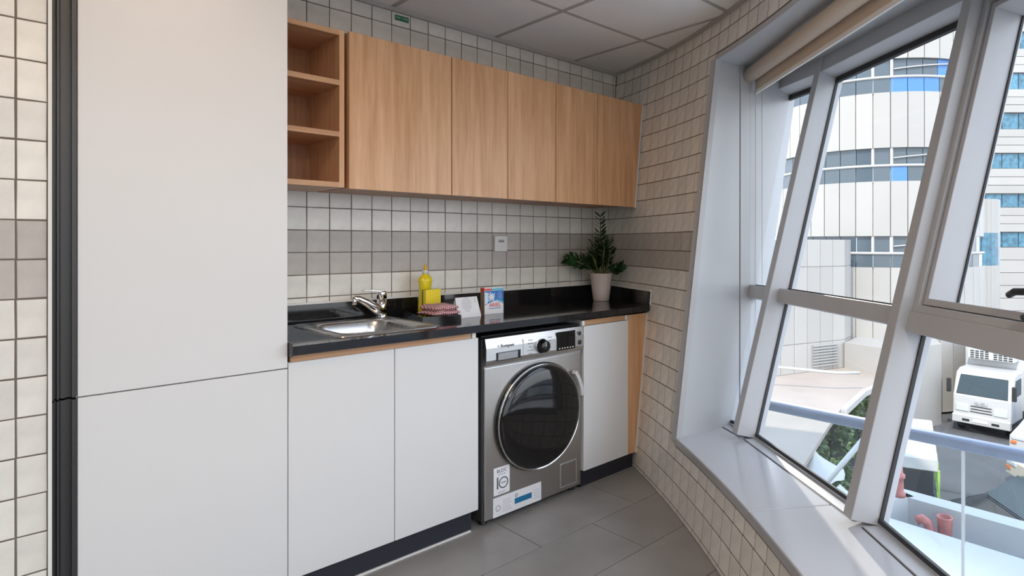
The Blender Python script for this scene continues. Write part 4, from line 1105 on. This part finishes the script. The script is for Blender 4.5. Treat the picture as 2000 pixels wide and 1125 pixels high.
# ------------------------------------------------------------------ outside: far block with rows of blue windows
fb = empty('office_block', 'far white office block with rows of blue curtained windows', 'building')
def hy(y): return EZ+(475-y)/1187*53
A_, B_ = Vector((56.5, 14.3)), Vector((66.5, 3.4)); dB = (B_-A_).normalized(); nB = Vector((-dB.y, dB.x))
if nB.dot(-A_) < 0: nB = -nB
LB = (B_-A_).length
def slab(p0, l, z0, z1, off, th, name, m, parent):
    p = A_+dB*p0+nB*off; q = p+dB*l
    return MB().prism([(p.x, p.y), (q.x, q.y), (q.x-nB.x*th, q.y-nB.y*th), (p.x-nB.x*th, p.y-nB.y*th)], z0, z1).build(name, m, parent)
slab(0, LB, ZST, hy(-120), -.3, 8, 'core', 'cladding', fb)
rws = [(-20+0, 12), (62, 95), (142, 174), (220, 252), (299, 329), (378, 405), (453, 483)]
prev = hy(-120)
for yt, yb in rws:
    zt_, zb_ = hy(yt), hy(yb)
    nb = 3
    for j in range(nb): slab(0, LB, zt_+(prev-zt_)*j/nb+.02, zt_+(prev-zt_)*(j+1)/nb-.02, .06, .3, 'cladding_band', 'cladding', fb)
    prev = zb_
    i = 0
    while i*1.45 < LB-1.45:
        slab(i*1.45+.04, 1.37, zb_+.04, zt_-.04, -.12, .1, 'window', 'ext_glass_curtain', fb); i += 1
for j in range(6): slab(0, LB, ZST+(prev-ZST)*j/6+.02, ZST+(prev-ZST)*(j+1)/6-.02, .06, .3, 'cladding_band', 'cladding', fb)
place(fb, (61, 9, ZST))

# ------------------------------------------------------------------ outside: truck, cars, greenery, tarps
def truck():
    o = empty('delivery_truck', 'white refrigerated delivery truck facing the window on the street', 'truck', (25.0, 2.62, ZST))
    # local: -x is forward (front towards the viewer), y across, z up
    hw_ = .95
    cab = MB(); pr_ = [(0, .55), (.02, 1.35), (.42, 2.18), (.75, 2.28), (1.6, 2.28), (1.6, .5)]
    v = [(x, -hw_, z) for x, z in pr_]+[(x, hw_, z) for x, z in pr_]; n = len(pr_)
    cab.add(v, [tuple(range(n)), tuple(range(n, 2*n))[::-1]]+[(i, i+n, (i+1) % n+n, (i+1) % n) for i in range(n)]); cab.build('cab', 'truck_white', o, .06, 3)
    ws = MB(); ws.add([(.045, -.84, 1.42), (.045, .84, 1.42), (.385, .78, 2.08), (.385, -.78, 2.08), (.02, -.84, 1.43), (.02, .84, 1.43), (.36, .78, 2.10), (.36, -.78, 2.10)], [(0,3,2,1), (4,5,6,7), (0,1,5,4), (1,2,6,5), (2,3,7,6), (3,0,4,7)]); ws.build('windscreen', 'car_glass', o, .02, 2)
    for s in (-1, 1):
        MB().add([(.35, s*.955, 1.45), (1.35, s*.955, 1.45), (1.35, s*.955, 2.05), (.60, s*.955, 2.05), (.35, s*.945, 1.45), (1.35, s*.945, 1.45), (1.35, s*.945, 2.05), (.60, s*.945, 2.05)], [(0,1,2,3), (7,6,5,4), (0,4,5,1), (1,5,6,2), (2,6,7,3), (3,7,4,0)]).build('side_window', 'car_glass', o)
        MB().box((-.03, s*.62-.22, .80), (.10, s*.62+.22, 1.08)).build('headlight', 'lamp_clear', o, .03, 2)
        MB().box((-.12, s*1.06-.07, 1.45), (.02, s*1.06+.07, 1.95)).build('mirror', 'rubber', o, .02, 2)
        MB().box((-.09, s*.48-.12, .47), (-.07, s*.48+.12, .55)).build('fog_lamp', 'rubber', o)
        for x in (.75, 4.2): MB().lathe([(.38, -.12), (.38, .12)], (x, s*.80, .38), 20, 'Y').build('wheel', 'rubber', o)
    MB().box((-.08, -.95, .38), (.14, .95, .68)).build('bumper', 'truck_white', o, .03, 2)
    for i, (z, w_) in enumerate(((1.02, .34), (.92, .34), (.82, .36))): MB().box((-.01, -w_, z), (.02, w_, z+.025)).build('grille_slot', 'rubber', o)
    textmesh('maker_lettering', 'ISUZU', .16, 'ink_soft', Matrix.Translation((-.035, 0, 1.17)) @ Matrix.Rotation(-PI/2, 4, 'Z') @ Matrix.Rotation(PI/2, 4, 'X'), o, .01)
    MB().box((-.10, -.24, .48), (-.085, .24, .58)).build('number_plate', 'plastic_white', o)
    MB().box((1.7, -1.02, .75), (6.2, 1.02, 3.15)).build('cargo_box', 'truck_white', o, .02, 1)
    ru = MB().box((1.15, -.80, 2.58), (1.70, .80, 2.98)).build('cooling_unit', 'truck_white', o, .05, 2)
    for j in range(4):
        for i in range(8): MB().box((1.135, -.66+.165*i+(.06 if i > 3 else -.06)-.0, 2.63+.08*j), (1.152, -.54+.165*i+(.06 if i > 3 else -.06), 2.67+.08*j)).build('vent_slot', 'rubber', ru)
    for s in (-1, 1): MB().box((2.1, s*1.0-.03, .35), (3.6, s*1.0+.03, .42)).build('side_guard', 'truck_green', o)
    o.rotation_euler.z = math.radians(-3)
    return o
truck()
def car(name, label, loc, rz, body, L=4.4, wd=1.8, h=1.45, glassm='car_glass'):
    o = empty(name, label, 'car', loc); o.rotation_euler.z = rz; hw_ = wd/2
    pr_ = [(-L/2, .35), (-L/2+.02, .75), (-L/2+.9, .92), (-L/2+1.6, h-.05), (-L/2+2.2, h), (L/2-1.1, h-.02), (L/2-.35, .95), (L/2, .85), (L/2, .35)]
    v = []; n = len(pr_)
    for yy, k_ in ((-hw_, .90), (-hw_*.97, 1), (hw_*.97, 1), (hw_, .90)):
        for x, z in pr_:
            yi = yy if z < 1.0 else yy*.80
            v.append((x, yi, z if k_ == 1 else .35+(z-.35)*.97))
    f = [tuple(range(n))[::-1], tuple(3*n+i for i in range(n))]+[(r*n+i, r*n+(i+1) % n, (r+1)*n+(i+1) % n, (r+1)*n+i) for r in range(3) for i in range(n)]
    MB().add(v, f).build('body', body, o, .05, 3)
    a, b = Vector((-L/2+.92, 0, .94)), Vector((-L/2+1.62, 0, h-.03)); nx = Vector((-(b-a).z, 0, (b-a).x)).normalized()*.035
    MB().hexa([a+nx+Vector((0, -hw_*.84, 0)), a+nx+Vector((0, hw_*.84, 0)), b+nx+Vector((0, hw_*.72, 0)), b+nx+Vector((0, -hw_*.72, 0)), a-nx*.5+Vector((0, -hw_*.84, 0)), a-nx*.5+Vector((0, hw_*.84, 0)), b-nx*.5+Vector((0, hw_*.72, 0)), b-nx*.5+Vector((0, -hw_*.72, 0))]).build('windscreen', glassm, o)
    for s in (-1, 1):
        y = s*hw_*.83
        MB().hexa([Vector((-L/2+1.35, s*hw_*.93, 1.0)), Vector((L/2-.75, s*hw_*.93, 1.0)), Vector((L/2-.75, s*hw_*.7, 1.0)), Vector((-L/2+1.35, s*hw_*.7, 1.0)), Vector((-L/2+1.85, s*hw_*.815, h-.10)), Vector((L/2-1.2, s*hw_*.815, h-.10)), Vector((L/2-1.2, s*hw_*.6, h-.10)), Vector((-L/2+1.85, s*hw_*.6, h-.10))]).build('side_window', glassm, o)
        MB().box((-L/2-.02, s*hw_*.72-.2, .62), (-L/2+.22, s*hw_*.72+.2, .76)).build('headlight', 'lamp_clear', o, .03, 2)
        MB().box((-L/2-.03, s*hw_*.86-.08, .5), (-L/2+.1, s*hw_*.86+.08, .58)).build('indicator', 'lamp_orange', o)
        for x in (-L/2+.8, L/2-.8): MB().lathe([(.32, -.1), (.32, .1)], (x, s*(hw_-.09), .32), 20, 'Y').build('wheel', 'rubber', o)
    return o
car('car', 'black car with chrome trim parked below the planter', (17.02, -.78, ZST), math.radians(-47), 'car_black')
car('car', 'beige car partly cut off behind the black car', (21.4, -1.22, ZST), math.radians(-47), 'car_beige')
car('car', 'small white car at the frame edge beside the truck', (25.2, .2, ZST), math.radians(-8), 'truck_white')
fbm = empty('flatbed_trailer', 'white topped trailer with green side frame on the street', 'trailer', (17.45, 2.62, ZST))
MB().box((-1.9, -.55, 1.5), (1.7, .55, 1.8)).build('deck', 'tarp', fbm, .02, 1)
for i in range(6): MB().box((-1.8+.65*i, -.60, .75), (-1.74+.65*i, -.55, 1.5)).build('side_post', 'truck_green', fbm)
MB().box((-1.9, -.60, .70), (1.7, -.55, .77)).build('side_rail', 'truck_green', fbm)
MB().box((-1.9, -.45, .55), (1.7, .45, 1.5)).build('chassis', 'rubber', fbm)
for x in (-1.2, 1.1): MB().lathe([(.35, -.5), (.35, .5)], (x, 0, .35), 18, 'Y').build('wheel', 'rubber', fbm)
fbm.rotation_euler.z = math.radians(18)
# shrubs: every bush its own thing
for i, (x, y, r) in enumerate(((16.2, 4.95, .7), (18.5, 5.4, .8), (20.6, 5.3, .75), (14.5, 4.4, .62), (15.9, 4.02, .42))):
    lab = ['round green bush nearest to the white tarps', 'large green bush below the curved terrace wall', 'green bush furthest up the street under the terrace wall', 'small green bush at the left tip of the planting', 'low green bush on the street side of the planting'][i]
    o = empty('bush', lab, 'bush', (x, y, ZST), 'bushes under the terrace wall')
    v = []; f = []
    for q in range(700):
        t_ = random.uniform(0, 2*PI); ph = math.acos(random.uniform(-.1, 1)); rr_ = r*random.uniform(.75, 1.05)
        c = Vector((rr_*math.sin(ph)*math.cos(t_), rr_*math.sin(ph)*math.sin(t_), .15+rr_*1.1*math.cos(ph)))
        a = Vector((random.gauss(0, 1), random.gauss(0, 1), random.gauss(0, 1))).normalized()*.10; b = a.cross(Vector((random.gauss(0, 1), random.gauss(0, 1), random.gauss(0, 1)))).normalized()*.05
        k_ = len(v); c.z = .1+c.z*1.75; v += [c-a, c+b, c+a, c-b]; f.append((k_, k_+1, k_+2, k_+3))
    stuff(meshobj('foliage', v, f, 'shrub', o))
    MB().lathe([(.06, 0), (.04, r)], (0, 0, 0), 8).build('stem', 'soil', o)
for i, (x, y, s, lab) in enumerate(((12.19, 2.36, .65, 'white fabric canopy nearest the railing post'), (13.75, 3.65, .65, 'smaller white fabric canopy behind the diagonal pole'))):
    o = empty('canopy', lab, 'canopy', (x, y, ZST), 'white canopies below the terrace')
    v = []; n1 = 24
    for j in range(7):
        rr_ = s*(j/6); 
        for q in range(n1):
            t_ = 2*PI*q/n1; v.append((rr_*math.cos(t_)*1.3, rr_*math.sin(t_), 2.05-.55*(j/6)**.8 + .05*math.sin(6*t_)*(j/6)))
    f = [(a*n1+b, a*n1+(b+1) % n1, (a+1)*n1+(b+1) % n1, (a+1)*n1+b) for a in range(6) for b in range(n1)]
    MB().add(v, f, True).build('fabric', 'tarp', o)
    MB().lathe([(.03, 0), (.03, 2.0)], (0, 0, 0), 8).build('pole', 'ext_white', o)
po = tag(MB().tube([(11.06, 1.376, -2.207), (10.3, 2.19, -3.51)], .05, 10).build('awning_pole', 'ext_white'), 'slanting white pole crossing in front of the canopies', 'pole')
